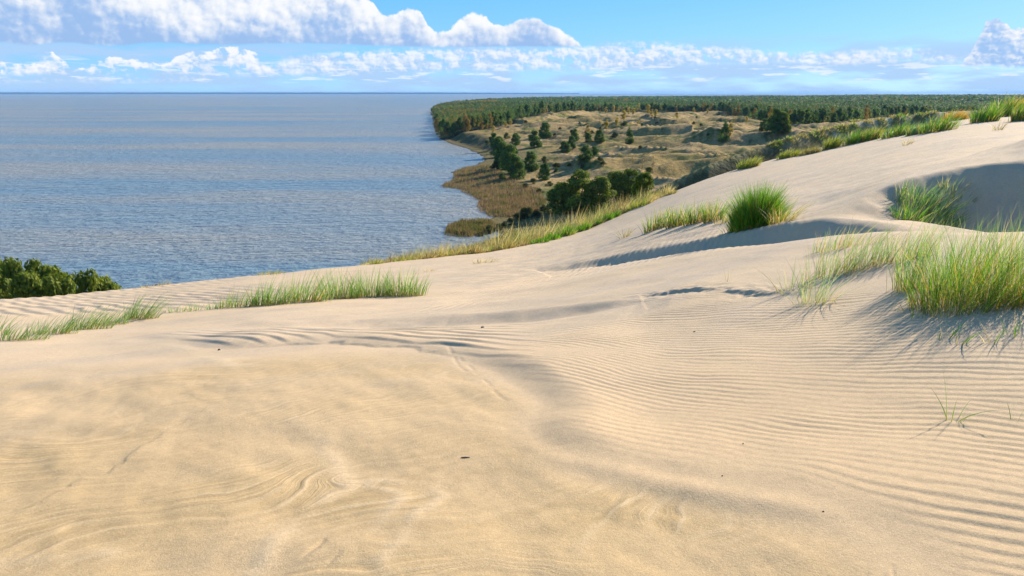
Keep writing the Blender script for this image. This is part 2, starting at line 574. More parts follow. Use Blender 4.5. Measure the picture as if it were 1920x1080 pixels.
def dune_height(x, y, detail=True):
    z = dune_base(x, y)
    r = np.hypot(x, y)
    if not detail:
        return z, None
    zb = z.copy()
    u, v = world_px(x, y, zb)
    near = np.clip(1.2 - r / 60, 0, 1)
    # broad undulation
    z = z + 0.05 * fbm(x * 0.35, y * 0.35, 3, 3) * sst(r, 2, 8) * near
    z = z + 0.020 * fbm(x * 0.9, y * 0.9, 3, 8) * near
    rag = fbm(x * 1.3, y * 1.3, 3, 21) * 0.10
    rag2 = fbm(x * 4.5, y * 4.5, 3, 22) * 0.09
    steps_s = []
    for i, (pts, H, w, back) in enumerate(STEPS):
        s, (h, ww) = line_sub((r > 4) & (r < 34) & (y > 0), x.shape, x, y, pts, [H, w])
        s = np.where(r <= 4, -99.0, s); h = np.where(r <= 4, 0.0, h); ww = np.where(ww <= 0, 1.0, ww)
        s = s + rag * (0.8 if i != 1 else 0.6)
        if i == 1:
            s = s + rag2 * 1.5 + 0.03 * fbm(x * 11, y * 11, 2, 23)
        m = np.abs(s) < 30
        z = z - np.where(m, h * (1 - sst(s, -ww, 0)) * (np.exp(-np.maximum(-s - ww, 0) / back) if i < 3 else np.exp(-(np.maximum(-s - ww, 0) / 3.1) ** 2)), 0)
        steps_s.append((s, h, ww))
    z = z - 0.55 * np.exp(-((x - 8.2) / 2.4) ** 2 - ((y - 11.2) / 1.7) ** 2) * sst(x, 4.8, 6.6)
    z = z + 2.4 * np.exp(-((x - 14.8) / 2.5) ** 2 - ((y - 15.5) / 3.2) ** 2)  # dune mound added out of view at the right to shade the hollow
    # the wind-laid sheet of loose sand at the right with its soft leading edge
    ds, _ = line_sub(r < 13, x.shape, x, y, SHEET, [])
    ds = ds + rag * 0.5
    edge = (0.060 - 0.048 * sst(u, 1030, 1250)) * sst(ds, -0.05, 0.34) * sst(u, 230, 330) * (1 - sst(y, 6.5, 9.5))
    z = z + edge
    # sharp lip of the scarp over the hollow, left of centre
    lip = np.exp(-((u - 660) / 190.0) ** 4) * sst(v, 600, 630) * (1 - sst(v, 690, 730))
    z = z + 0.014 * sst(ds + rag2 * 0.8, -0.035, 0.035) * lip
    sr, _ = line_sub((r < 6) & (y > 0), x.shape, x, y, RIDGE, [])
    z = z + 0.015 * np.exp(-(sr / 0.09) ** 2) * sst(u, 940, 1060) * (1 - sst(u, 1480, 1620))
    # ripples on the sheet
    wp = 0.16 * fbm(x * 0.55, y * 0.55, 2, 31) + 0.085 * fbm(x * 1.4, y * 1.9, 2, 33) + 0.018 * fbm(x * 4.0, y * 5.0, 2, 34)
    P = y + 0.30 * x - 0.12 * np.minimum(x - 3.0, 0.8) ** 2 * np.sign(3.8 - x) + wp
    lam = 0.096
    ph = 2 * math.pi * P / lam
    prof = np.sin(ph + 0.5 * np.sin(ph)) + 0.22 * np.sin(2 * ph + 0.6)
    calm = 1 - 0.94 * np.exp(-(((u - 1330) / 230.0) ** 2 + ((v - 905) / 75.0) ** 2)) - 0.5 * np.exp(-(((u - 1520) / 140.0) ** 2 + ((v - 960) / 60.0) ** 2))
    amp = sst(ds, 0.08, 0.42) * np.clip(calm, 0, 1) * sst(u, 880, 1120) * (1 - sst(steps_s[1][0], -0.3, -0.05) * sst(u, 1100, 1250)) * (1 - sst(steps_s[0][0], -0.9, -0.5) * (1 - sst(u, 1100, 1250))) * (1 - sst(y, 7.6, 9.0)) * np.clip(0.72 + 1.0 * fbm(x * 0.9, y * 1.9, 3, 41), 0.12, 1.3)
    z = z + 0.0030 * prof * np.clip(amp, 0, 1.2)
    # broken ripples on the band left of centre
    P2 = 0.80 * y + 0.62 * x + 0.11 * fbm(x * 0.9, y * 0.9, 3, 51)
    ph2 = 2 * math.pi * P2 / 0.21
    band = sst(ds, 0.0, 0.25) * (1 - sst(y, 7.6, 8.6)) * (1 - sst(u, 860, 1060)) * sst(u, 250, 380) * (0.55 + 0.75 * fbm(x * 1.5, y * 1.5, 2, 52))
    z = z + 0.012 * np.clip(band, 0, 1.1) * (np.sin(ph2 + 0.7 * np.sin(ph2)))
    # ripples in the trough behind, crests running away from the eye
    P3 = 0.93 * x - 0.36 * y + 0.12 * fbm(x * 0.6, y * 0.6, 2, 61)
    ph3 = 2 * math.pi * P3 / 0.135
    tr = np.exp(-((v - (562 - (u - 850) * 0.235)) / 15.0) ** 2) * sst(u, 760, 840) * (1 - sst(u, 1400, 1560)) * sst(y, 9, 10)
    z = z + 0.008 * tr * np.sin(ph3)
    # rippled slope beyond the grass at the left
    P4 = 0.75 * x + 0.66 * y + 0.25 * fbm(x * 0.4, y * 0.4, 3, 71)
    ph4 = 2 * math.pi * P4 / 0.34
    lf = (1 - sst(u, 420, 620)) * sst(y, 11.0, 13.0) * (1 - sst(y, 28, 34))
    z = z + 0.016 * lf * np.sin(ph4 + 0.5 * np.sin(ph4)) * (0.8 + 0.5 * fbm(x, y, 2, 72))
    # blown relief on the far slope
    fs = sst(y, 12, 18) * sst(u, 700, 1000) * near
    z = z + fs * (0.034 * fbm(x * 0.9 + y * 0.5, y * 1.3, 3, 81) + 0.026 * fbm(x * 2.4 - 1.2 * y, y * 3.0, 3, 82))
    fl = np.exp(-((v - (372 - (u - 1560) * 0.30)) / 7.0) ** 2) * sst(u, 1180, 1330)
    z = z - 0.05 * fl * sst(y, 14, 18)
    # laid-open layers in the scoured foreground: small terraces that follow the old bedding
    Ff = 0.55 * fbm(x * 0.5 + 5.0, y * 0.6, 3, 91) + 0.55 * y - 0.42 * x
    tz = Ff * 8.0 + 0.55 * fbm(x * 2.2, y * 2.2, 3, 92)
    fr = tz - np.floor(tz)
    saw = np.where(fr < 0.86, fr / 0.86, (1 - fr) / 0.14) - 0.5
    lam_m = (1 - sst(ds, -0.30, 0.0)) * (1 - sst(y, 5.2, 6.5))
    patch = sst(fbm(x * 0.55 - 3, y * 0.8, 3, 95), 0.05, 0.40)
    corner = np.exp(-(((u - 120) / 330.0) ** 2 + ((v - 960) / 115.0) ** 2)) + 0.9 * np.exp(-(((u - 640) / 200.0) ** 2 + ((v - 1010) / 100.0) ** 2)) + 0.8 * np.exp(-(((u - 1090) / 230.0) ** 2 + ((v - 950) / 70.0) ** 2))
    corner = np.clip(corner * (0.35 + 1.1 * sst(fbm(x * 1.1 + 0.8 * y, y * 1.3, 3, 94), -0.25, 0.35)), 0, 1)
    z = z + lam_m * (0.0055 * saw * np.clip(corner * 1.1 + 0.25 * patch, 0, 1))
    tz2 = Ff * 22 + 0.5 * fbm(x * 5, y * 5, 2, 96)
    z = z + lam_m * corner * 0.0012 * np.sin(2 * math.pi * tz2) * (1 - sst(r, 3.2, 4.2))
    # broken edge of the crust running down to the left corner
    EDG = edge_line()
    se, (eh,) = line_sub((r < 9) & (y > 0), x.shape, x, y, EDG[0], [EDG[1]])
    se = se + rag2 * 1.1 + rag * 1.0
    z = z + eh * sst(se, -0.018, 0.004) * np.exp(-np.maximum(se, 0) / 0.35) * np.clip(corner + 0.6, 0, 1)
    # blown-out swells in the near flat
    z = z + lam_m * (0.034 * fbm(x * 0.75 + 0.5 * y, y * 0.75, 3, 97) + 0.010 * fbm(x * 2.6 + y, y * 1.5, 3, 197))
    # narrow cracks and trails in the crust, and low pale wind ridges
    for pts, dep, wd in groove_lines():
        sg, _ = line_sub((r < 8) & (y > 0), x.shape, x, y, pts, [])
        z = z - 0.55 * dep * np.exp(-((sg + 0.22 * rag2) / wd) ** 2) * sst(fbm(x * 5, y * 5, 2, 120), -0.15, 0.25)
    pale = 0
    for pts, hh, wd in pale_lines():
        sg, _ = line_sub((r < 9) & (y > 0), x.shape, x, y, pts, [])
        k = np.exp(-((sg + 0.45 * rag2 + 0.35 * rag) / (wd * 1.05)) ** 2) * (0.25 + 0.75 * sst(fbm(x * 2.2, y * 2.2, 2, 121), -0.3, 0.3))
        z = z + 0.45 * hh * k; pale = np.maximum(pale, k)
    # crumbly grain near the scarp
    s1, h1, w1 = steps_s[1]
    z = z + 0.030 * np.exp(-(s1 / 0.26) ** 2) * fbm(x * 5, y * 5, 3, 98) * np.clip(h1 / 0.04, 0, 1)
    z = z + 0.0010 * fbm(x * 12, y * 12, 1, 99) * (1 - sst(r, 3.5, 6))
    rough = 0
    for bu, bv, ru, rv in [(320, 828, 95, 40), (372, 728, 60, 28), (170, 900, 110, 30), (900, 850, 120, 30), (1180, 985, 130, 40), (470, 690, 60, 14)]:
        rough = np.maximum(rough, np.exp(-((u - bu) / ru) ** 2 - ((v - bv) / rv) ** 2))
    rough = rough * sst(fbm(x * 1.8, y * 1.8, 3, 131), -0.25, 0.2)
    z = z + 0.007 * rough * fbm(x * 7, y * 7, 3, 132)
    info = dict(rough=rough, pale=pale, tz=tz, u=u, v=v, ds=ds, lam=lam_m, corner=corner, patch=patch, prof=prof, amp=amp, steps=steps_s, se=se)
    return z, info


_edge = []
_gl = []
_pl = []


def groove_lines():
    if not _gl:
        for px, dep, wd in [([(548, 1080), (565, 1052), (590, 1033), (606, 1018)], .010, .010), ([(1626, 1085), (1630, 1055), (1636, 1035)], .009, .007), ([(1656, 1085), (1658, 1052), (1672, 1036), (1682, 1026)], .008, .007), ([(1675, 1085), (1673, 1062)], .008, .006),
                            ([(838, 655), (848, 668), (862, 690), (878, 706), (884, 716)], .008, .016), ([(855, 668), (880, 690), (915, 720), (935, 745), (965, 760)], .007, .016), ([(1068, 1010), (1075, 985), (1082, 970)], .008, .009), ([(600, 1080), (620, 1062), (640, 1048)], .006, .009)]:
            _gl.append((gpts(px), dep, wd))
    return _gl


def pale_lines():
    if not _pl:
        for px, hh, wd in [([(560, 790), (600, 830), (640, 878), (655, 905), (600, 950), (540, 1000), (495, 1045), (470, 1080)], .010, .05), ([(640, 905), (720, 900), (800, 908), (830, 925), (780, 970), (740, 1040), (720, 1080)], .008, .035), ([(200, 1040), (60, 1050), (-40, 1060)], .008, .05), ([(690, 910), (760, 925), (700, 1000)], .006, .03), ([(1120, 985), (1105, 1000), (1090, 1040)], .008, .03), ([(300, 640), (400, 672), (440, 688)], .012, .10)]:
            _pl.append((gpts(px), hh, wd))
    return _pl



def edge_line():
    if not _edge:
        _edge.append(gpts([(400, 712), (345, 742), (370, 748), (420, 760), (350, 795), (300, 825), (245, 862), (235, 868), (150, 905), (60, 945), (-60, 985)]))
        _edge.append([.002, .004, .003, .002, .003, .004, .006, .006, .005, .004, .003])
    return _edge


def dune_only(x, y):             # final sand height at loose points
    z, _ = dune_height(np.atleast_1d(np.asarray(x, float)), np.atleast_1d(np.asarray(y, float)))
    return z


# ------------------------------------------------------------------ terrain: shore, valley and spit
COAST_PX = [(-1500, 640), (-400, 640), (0, 632), (220, 622), (400, 600), (560, 570), (650, 530), (695, 498), (740, 488), (800, 477), (850, 469), (890, 459), (925, 446), (935, 432), (905, 440), (860, 443), (832, 436), (836, 424), (862, 414), (915, 411), (926, 402), (905, 395), (893, 384), (898, 374), (878, 362), (845, 352), (824, 347), (850, 336), (846, 324), (862, 315), (890, 311), (906, 301), (900, 291), (880, 281), (850, 271), (826, 262), (819, 250), (815, 237), (811, 222), (806, 211), (814, 205), (826, 199), (850, 194), (900, 190), (1000, 186.5), (1250, 184)]
_cx, _cy = px_plane(np.array([c[0] for c in COAST_PX]), np.array([c[1] for c in COAST_PX]), 0.0)
COAST = list(zip(_cx.tolist(), _cy.tolist())) + [(4500, 7600), (9000, 9000), (9500, 3000), (1600, 200), (900, -600), (-600, -600)]
COAST = [(float(a), float(b)) for a, b in COAST]

RID2 = [(1120, 408, 112), (1180, 376, 114), (1230, 352, 117), (1330, 303, 122), (1400, 280, 127), (1480, 256, 133), (1600, 228, 143), (1750, 207, 155), (1900, 201, 165), (2300, 195, 175)]
R2W = np.array([px_at(*c) for c in RID2])
R2_TH = np.arctan2(R2W[:, 0], R2W[:, 1]); R2_R = np.hypot(R2W[:, 0], R2W[:, 1]); R2_Z = R2W[:, 2]

HILLS = []


def low_height(x, y):
    d = poly_sd(x, y, COAST)
    r = np.hypot(x, y)
    d = d + 5.0 * fbm(x / 18.0, y / 18.0, 3, 201) * sst(r, 100, 300) * (1 - sst(r, 1500, 2500))
    bluff = np.exp(-((y - 700) / 190.0) ** 2)
    z = -1.6 + 2.0 * sst(d, -6, 3) + 1.5 * sst(d, 4, 40) + 5.5 * sst(d, 30, 160)
    z = z + bluff * 6.5 * sst(d, 6, 26) * (1 - sst(d, 26, 150) * 0.75)
    inl = sst(d, 15, 90)
    n = fbm(x / 95.0, y / 120.0, 3, 210)
    rg = 1 - np.abs(fbm(x / 70.0 + 0.4 * y / 70.0, y / 70.0, 3, 214))
    z = z + inl * (2.4 * n + 6.5 * (rg ** 4 - 0.3)) * (1 - 0.5 * sst(r, 900, 1500))
    ph = (x * 0.73 + y * 0.68) / 62.0 + 0.9 * fbm(x / 120.0, y / 120.0, 3, 216)
    fr = ph - np.floor(ph)
    md = np.clip(1.3 * fbm(x / 75.0 + 7, y / 75.0, 2, 218) + 0.4, 0, 1.0) * (1 - sst(r, 1000, 1400))
    z = z + inl * sst(d, 60, 150) * 5.0 * md * np.where(fr < 0.13, fr / 0.13, 1 - (fr - 0.13) / 0.87) ** 1.2
    z = z + inl * 0.55 * fbm(x / 9.0, y / 9.0, 3, 220) * (1 - sst(r, 900, 1600)) + sst(d, 2, 8) * 0.28 * fbm(x / 2.6, y / 2.6, 2, 222) * (1 - sst(r, 450, 800))
    for pts, H, w, back in HILLS:
        s, (h, ww) = line_sd(x, y, pts, [H, w])
        s = s + 3.0 * fbm(x / 22.0, y / 22.0, 2, 230) - ww
        z = z + h * sst(s, -ww, 0) * np.exp(-np.maximum(s, 0) / back) * (np.abs(s) < 300)
    # far wooded hills
    z = z + sst(r, 1300, 2600) * sst(d, 100, 600) * (1.0 + 9 * fbm(x / 420.0, y / 520.0, 3, 240))
    th = np.arctan2(x, y)
    z = z + 11 * sst(r, 2400, 4600) * sst(th, 0.22, 0.5)
    # the second dune ridge at the right
    r2 = np.interp(th, R2_TH, R2_R); z2 = np.interp(th, R2_TH, R2_Z)
    f2 = sst(th, R2_TH[0] - 0.03, R2_TH[0] + 0.05)
    wob = 1.2 * fbm(x / 14.0, y / 14.0, 3, 250)
    s = r - r2
    zr = z2 + np.where(s < 0, s * 0.80, -0.16 * s - 0.0012 * s * s) + wob * sst(np.abs(s), 0, 10) - 0.35 * np.exp(-(s / 4.0) ** 2)
    zr = np.where(s < -20, z2 - 20 * 0.80 + wob, zr)
    zr = np.where(s > 330, -100, zr)
    zr = zr - 60 * (1 - f2)
    z = np.maximum(z, np.where(r > 60, zr, -100))
    return z, d


def px_low(u, v, rmin=75.0):
    x, y, z = px_dir(float(u), float(v))
    hl = math.hypot(x, y); th = math.atan2(x, y)
    rr = np.geomspace(rmin, 4500, 800)
    zg, _ = low_height(np.sin(th) * rr, np.cos(th) * rr)
    zr = CAMZ + z / hl * rr
    hit = zr <= zg
    k = int(np.argmax(hit)) if hit.any() else int(np.argmin(zr - zg))
    return np.array([math.sin(th) * rr[k], math.cos(th) * rr[k], zg[k]]), rr[k]


# u, v along the foot of each shaded face
def hill(pts, H, w, back):
    P = [px_low(u, v)[0] for u, v in pts]
    HILLS.append(([(float(a[0]), float(a[1])) for a in P], H, w, back))


hill([(1185, 256), (1225, 251), (1262, 250), (1300, 251), (1340, 252)], [0, 6, 7, 6, 0], [12, 13, 14, 13, 12], 60)
hill([(1285, 240), (1310, 239), (1340, 239), (1370, 240)], [0, 4, 4, 0], [10, 11, 11, 10], 60)
hill([(1280, 270), (1330, 268), (1390, 268), (1450, 266), (1530, 262)], [0, 6, 8, 9, 8], [12, 14, 16, 16, 16], 70)
hill([(1085, 229), (1140, 226), (1200, 226), (1240, 229)], [0, 5, 5, 0], [12, 14, 14, 12], 50)
hill([(975, 233), (1040, 222), (1110, 215), (1190, 211)], [0, 5, 6, 0], [14, 16, 18, 14], 70)
hill([(1240, 222), (1320, 216), (1400, 217), (1450, 222)], [0, 6, 7, 0], [14, 18, 18, 14], 70)
hill([(1170, 330), (1210, 330), (1250, 322)], [0, 4, 0], [7, 8, 8], 18)
hill([(1020, 320), (1080, 318), (1140, 316)], [0, 3, 0], [7, 8, 8], 18)


def ang_cols():
    a = np.concatenate([np.linspace(-180, -62, 24)[:-1], np.linspace(-62, -37.5, 40)[:-1], np.linspace(-37.5, 37.5, 650), np.linspace(37.5, 62, 40)[1:], np.linspace(62, 180, 24)[1:-1]])
    return np.radians(a)


def build_dune():
    th = ang_cols()
    r = np.concatenate([[0.02], np.linspace(0.3, 1.9, 14), 2.0 + 7.2 * ((np.linspace(0, 1, 450) ** 1.25) * 0.75 + 0.25 * np.linspace(0, 1, 450))])
    r = np.concatenate([r, np.geomspace(9.22, 18, 150), np.geomspace(18.12, 100, 140)])
    T, RR = np.meshgrid(th, r)
    X = np.sin(T) * RR; Yy = np.cos(T) * RR
    Z, inf = dune_height(X, Yy)
    far = RR > 40
    lz, _ = low_height(X[far], Yy[far])
    Z[far] = np.maximum(Z[far], lz - 8.0)
    me = grid_mesh('sand_dune', X, Yy, Z, wrap=True)
    # damp, firm sand shows darker and yellower than the loose sand
    u, v = inf['u'], inf['v']
    damp = np.clip(inf['lam'] * (0.55 + 0.55 * fbm(X * 0.5, Yy * 0.8, 3, 301)) + 0.5 * inf['corner'] * inf['lam'], 0, 1)
    damp = damp + 0.6 * inf['lam'] * (np.exp(-((u - 640) / 230.0) ** 2 - ((v - 682) / 32.0) ** 2) + 0.8 * np.exp(-((u - 120) / 300.0) ** 2 - ((v - 1000) / 90.0) ** 2) + 0.5 * np.exp(-((u - 1000) / 300.0) ** 2 - ((v - 1050) / 60.0) ** 2))
    damp = damp * (1 - 0.55 * inf['pale'])
    set_float(me, inf['pale'].ravel(), 'palef')
    damp = np.clip(damp + 0.25 * np.clip(fbm(X * 0.25, Yy * 0.5, 3, 305), 0, 1), 0, 1)
    warm = sst(RR, 9.0, 3.0)
    set_float(me, damp.ravel(), 'damp')
    bed = (1 - inf['pale']) * inf['lam'] * (0.35 + 0.65 * inf['corner']) * (0.5 + 0.5 * np.sin(2 * math.pi * (inf['tz'] * 1.7 + 0.6 * fbm(X * 2, Yy * 2, 3, 310)))) * sst(fbm(X * 0.8, Yy * 1.2, 3, 311), -0.25, 0.3)
    set_float(me, np.clip(bed + 0.6 * inf['rough'], 0, 1).ravel(), 'bed')
    set_float(me, warm.ravel(), 'warm')
    set_float(me, (inf['tz'] * 1.6).ravel(), 'layer')
    lw = np.exp(-(((u - 260) / 420.0) ** 2 + ((v - 930) / 150.0) ** 2)) + np.exp(-(((u - 760) / 300.0) ** 2 + ((v - 980) / 130.0) ** 2)) + 0.9 * np.exp(-(((u - 1150) / 260.0) ** 2 + ((v - 960) / 90.0) ** 2)) + 0.6 * np.exp(-(((u - 650) / 260.0) ** 2 + ((v - 740) / 80.0) ** 2))
    lw = np.clip(lw, 0, 1) * inf['lam'] * (0.15 + 0.95 * sst(fbm(X * 1.1 + 0.8 * Yy, Yy * 1.3, 3, 94), -0.15, 0.4))
    set_float(me, np.clip(lw, 0, 1).ravel(), 'laym')
    rc = np.interp(T, C_TH, C_R)
    veg = sst(RR - rc, 2.0, 9.0)
    set_float(me, veg.ravel(), 'veg')
    return me


def sand_material():
    m, g, out = new_mat('sand')
    b = g.node('ShaderNodeBsdfPrincipled')
    b.inputs['Roughness'].default_value = 0.95
    b.inputs['Specular IOR Level'].default_value = 0.15
    tc = g.node('ShaderNodeTexCoord').outputs['Object']

    def at(n):
        return g.node('ShaderNodeAttribute', attribute_name=n).outputs['Fac']
    damp, warm, veg = at('damp'), at('warm'), at('veg')
    n1 = g.noise(tc, 0.9, 5, 0.6)
    n2 = g.noise(tc, 260.0, 2, 0.6)
    n3 = g.noise(tc, 28.0, 3, 0.6)
    pale = g.mix(warm, (0.53, 0.395, 0.255), (0.53, 0.375, 0.215))
    c = g.mix(g.mul(damp, 0.8), pale, (0.47, 0.325, 0.155))
    c = g.mix(g.mul(at('bed'), 0.8), c, (0.36, 0.25, 0.12))
    c = g.mix(g.mul(g.ss(n1, 0.35, 0.7), 0.22), c, (0.43, 0.31, 0.185))
    mps = g.node('ShaderNodeMapping', vector_type='TEXTURE')
    mps.inputs['Rotation'].default_value = (0, 0, R(38))
    mps.inputs['Scale'].default_value = (5.0, 1.0, 1.0)
    g.put(mps.inputs['Vector'], tc)
    ns = g.noise(mps.outputs[0], 1.1, 5, 0.62)
    c = g.mix(g.mul(g.ss(ns, 0.42, 0.66), g.mul(g.sub(1.0, warm), 0.7)), c, (0.42, 0.335, 0.245))
    gr = g.lin(n2, 0.25, 0.75, 0.70, 1.28)
    c = g.mix(g.mul(at('palef'), 0.28), c, (0.62, 0.475, 0.295))
    lay = at('layer'); lm = at('laym')
    ln = g.node('ShaderNodeTexNoise', noise_dimensions='1D')
    g.put(ln.inputs['W'], lay); ln.inputs['Scale'].default_value = 2.4; ln.inputs['Detail'].default_value = 4.0; ln.inputs['Roughness'].default_value = 0.7
    lv = ln.outputs[0]
    c = g.mix(g.mul(g.ss(lv, 0.50, 0.62), g.mul(lm, 0.45)), c, (0.36, 0.245, 0.115))
    c = g.mix(g.mul(g.ss(lv, 0.46, 0.36), g.mul(lm, 0.5)), c, (0.60, 0.45, 0.28))
    gr2 = g.lin(n3, 0.3, 0.7, 0.93, 1.06)
    k = g.mul(gr, gr2)
    c = g.mulc(c, g.xyz(k, k, k))
    vg = g.noise(tc, 0.55, 5, 0.65)
    vmask = g.mul(veg, g.ss(vg, 0.36, 0.52))
    c = g.mix(vmask, c, g.mix(g.ss(g.noise(tc, 3.0, 4, 0.6), 0.35, 0.65), (0.10, 0.105, 0.035), (0.26, 0.20, 0.09)))
    g.put(b.inputs['Base Color'], c)
    bp = g.node('ShaderNodeBump')
    bp.inputs['Strength'].default_value = 0.55
    bp.inputs['Distance'].default_value = 0.004
    g.put(bp.inputs['Height'], g.add(g.add(g.mul(n2, 0.6), g.mul(g.noise(tc, 75.0, 3, 0.6), 1.0)), g.mul(g.mul(lv, lm), 3.0)))
    g.put(b.inputs['Normal'], bp.outputs[0])
    g.l.new(b.outputs[0], out.inputs[0])
    return m


M_SAND = sand_material()
link('sand_dune', build_dune(), None, M_SAND, kind='structure', label='pale wind-rippled sand dune under the grass clumps')


FOREST_PX = [(815, 243), (850, 243), (905, 241), (940, 236), (985, 226), (1040, 217), (1100, 211), (1180, 208), (1260, 211), (1330, 212), (1400, 221), (1440, 240), (1500, 247), (1580, 236), (1640, 223), (1750, 213), (1860, 207), (2200, 206)]
_fx, _fy = px_plane(np.array([c[0] for c in FOREST_PX]), np.array([c[1] for c in FOREST_PX]), 10.0)
FOREST = [(float(a), float(b)) for a, b in zip(_fx, _fy)] + [(4200, 3000), (8500, 8500), (4300, 7300)]
for cxy in reversed(COAST[37:46]):
    FOREST.append(cxy)


def build_low():
    a = np.concatenate([np.linspace(-70, -37.5, 24)[:-1], np.linspace(-37.5, -12, 90)[:-1], np.linspace(-12, 37.5, 560), np.linspace(37.5, 75, 30)[1:]])
    th = np.radians(a)
    r = np.concatenate([np.linspace(55, 250, 190)[:-1], np.geomspace(250, 1400, 230)[:-1], np.geomspace(1400, 9500, 90)])
    T, RR = np.meshgrid(th, r)
    X = np.sin(T) * RR; Yy = np.cos(T) * RR
    Z, d = low_height(X, Yy)
    me = grid_mesh('valley_ground', X, Yy, Z)
    # cover: straw, green patches, bare sand, forest floor, dark mud at the waterline
    n1 = fbm(X / 30.0, Yy / 45.0, 4, 401); n2 = fbm(X / 7.0, Yy / 7.0, 3, 405); n3 = fbm(X / 110.0, Yy / 150.0, 3, 409)
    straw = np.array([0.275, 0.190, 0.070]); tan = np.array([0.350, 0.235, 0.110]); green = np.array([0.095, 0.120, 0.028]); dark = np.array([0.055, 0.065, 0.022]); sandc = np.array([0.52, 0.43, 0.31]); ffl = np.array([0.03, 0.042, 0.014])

    def mixc(c, k, t):
        k = np.clip(k, 0, 1)[..., None]
        return c * (1 - k) + t * k
    c = np.broadcast_to(straw, X.shape + (3,)).copy()
    c = mixc(c, sst(n3, -0.2, 0.35), tan)
    c = mixc(c, sst(n1 + 0.6 * n2, 0.0, 0.38) * 0.8, green)
    c = mixc(c, sst(n2 + 0.45 * n1, 0.14, 0.42) * 0.75, dark)
    low = (1 - sst(d, 14, 60)) * (1 - sst(RR, 500, 600))
    c = mixc(c, low * 0.85, np.array([0.125, 0.105, 0.045]))
    c = mixc(c, low * sst(n1, 0.0, 0.4) * 0.7, green)
    bl = np.exp(-((Yy - 680) / 170.0) ** 2) * (1 - sst(d, 20, 34))
    c = mixc(c, bl * 0.85, np.array([0.10, 0.085, 0.04]))
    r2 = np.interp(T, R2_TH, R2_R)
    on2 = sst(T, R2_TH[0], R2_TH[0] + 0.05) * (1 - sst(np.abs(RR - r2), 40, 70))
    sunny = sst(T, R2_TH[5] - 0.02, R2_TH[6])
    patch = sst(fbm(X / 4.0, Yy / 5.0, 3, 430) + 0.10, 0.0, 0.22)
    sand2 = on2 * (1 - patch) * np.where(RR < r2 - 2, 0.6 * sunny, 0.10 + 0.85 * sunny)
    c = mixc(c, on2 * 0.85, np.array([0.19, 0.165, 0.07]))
    c = mixc(c, on2 * np.where(RR < r2 - 1, 1.0, 0.0) * (1 - sunny) * 0.7, np.array([0.042, 0.042, 0.026]))  # dark scrub on the ridge's near face, its shade put into the colour too
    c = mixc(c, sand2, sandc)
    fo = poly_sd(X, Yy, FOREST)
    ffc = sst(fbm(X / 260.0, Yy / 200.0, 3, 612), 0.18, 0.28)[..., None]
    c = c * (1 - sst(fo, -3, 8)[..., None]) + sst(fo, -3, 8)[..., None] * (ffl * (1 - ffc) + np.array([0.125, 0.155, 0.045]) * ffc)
    c = mixc(c, 1 - sst(Z, -0.1, 0.5), np.array([0.10, 0.085, 0.05]))
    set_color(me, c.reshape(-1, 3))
    return me


def low_material():
    m, g, out = new_mat('dry_grassland')
    b = g.node('ShaderNodeBsdfPrincipled')
    b.inputs['Roughness'].default_value = 1.0
    b.inputs['Specular IOR Level'].default_value = 0.05
    tc = g.node('ShaderNodeTexCoord').outputs['Object']
    col = g.node('ShaderNodeAttribute', attribute_name='col').outputs['Color']
    n = g.noise(tc, 0.55, 5, 0.65)
    k = g.lin(n, 0.28, 0.72, 0.60, 1.35)
    g.put(b.inputs['Base Color'], g.mulc(col, g.xyz(k, k, g.mul(k, 0.97))))
    bp = g.node('ShaderNodeBump')
    bp.inputs['Strength'].default_value = 0.8
    bp.inputs['Distance'].default_value = 0.7
    g.put(bp.inputs['Height'], n)
    g.put(b.inputs['Normal'], bp.outputs[0])
    g.l.new(b.outputs[0], out.inputs[0])
    return m


M_LOW = low_material()
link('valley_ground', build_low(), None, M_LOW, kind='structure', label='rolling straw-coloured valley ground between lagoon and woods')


# ------------------------------------------------------------------ water
def water_material():
    m, g, out = new_mat('lagoon_water')
    b = g.node('ShaderNodeBsdfPrincipled')
    b.inputs['Base Color'].default_value = (0.075, 0.105, 0.115, 1)
    b.inputs['Roughness'].default_value = 0.34
    b.inputs['IOR'].default_value = 1.33
    tc = g.node('ShaderNodeTexCoord').outputs['Object']
    mp = g.node('ShaderNodeMapping', vector_type='TEXTURE')
    mp.inputs['Rotation'].default_value = (0, 0, R(28))
    mp.inputs['Scale'].default_value = (2.6, 1.0, 1.0)
    g.put(mp.inputs['Vector'], tc)
    p = mp.outputs[0]
    w1 = g.noise(p, 0.16, 4, 0.6)
    mp3 = g.node('ShaderNodeMapping', vector_type='TEXTURE')
    mp3.inputs['Rotation'].default_value = (0, 0, R(20))
    mp3.inputs['Scale'].default_value = (1.6, 1.0, 1.0)
    g.put(mp3.inputs['Vector'], tc)
    w2 = g.noise(mp3.outputs[0], 0.42, 4, 0.65)
    # wind streaks and silt clouds
    mp2 = g.node('ShaderNodeMapping')
    mp2.inputs['Scale'].default_value = (0.22, 1.0, 1.0)
    mp2.inputs['Rotation'].default_value = (0, 0, R(6))
    g.put(mp2.inputs['Vector'], tc)
    st = g.noise(mp2.outputs[0], 0.006, 5, 0.62)
    silt = g.ss(st, 0.36, 0.62)
    c = g.mix(silt, (0.130, 0.205, 0.250), (0.285, 0.260, 0.215))
    g.put(b.inputs['Base Color'], c)
    bp = g.node('ShaderNodeBump')
    bp.inputs['Strength'].default_value = 1.0
    bp.inputs['Distance'].default_value = 1.0
    h = g.add(g.mul(w1, 3.2), g.mul(w2, 1.7))
    g.put(bp.inputs['Height'], g.mul(h, g.lin(st, 0.3, 0.7, 0.75, 1.15)))
    g.put(b.inputs['Normal'], bp.outputs[0])
    g.l.new(b.outputs[0], out.inputs[0])
    return m


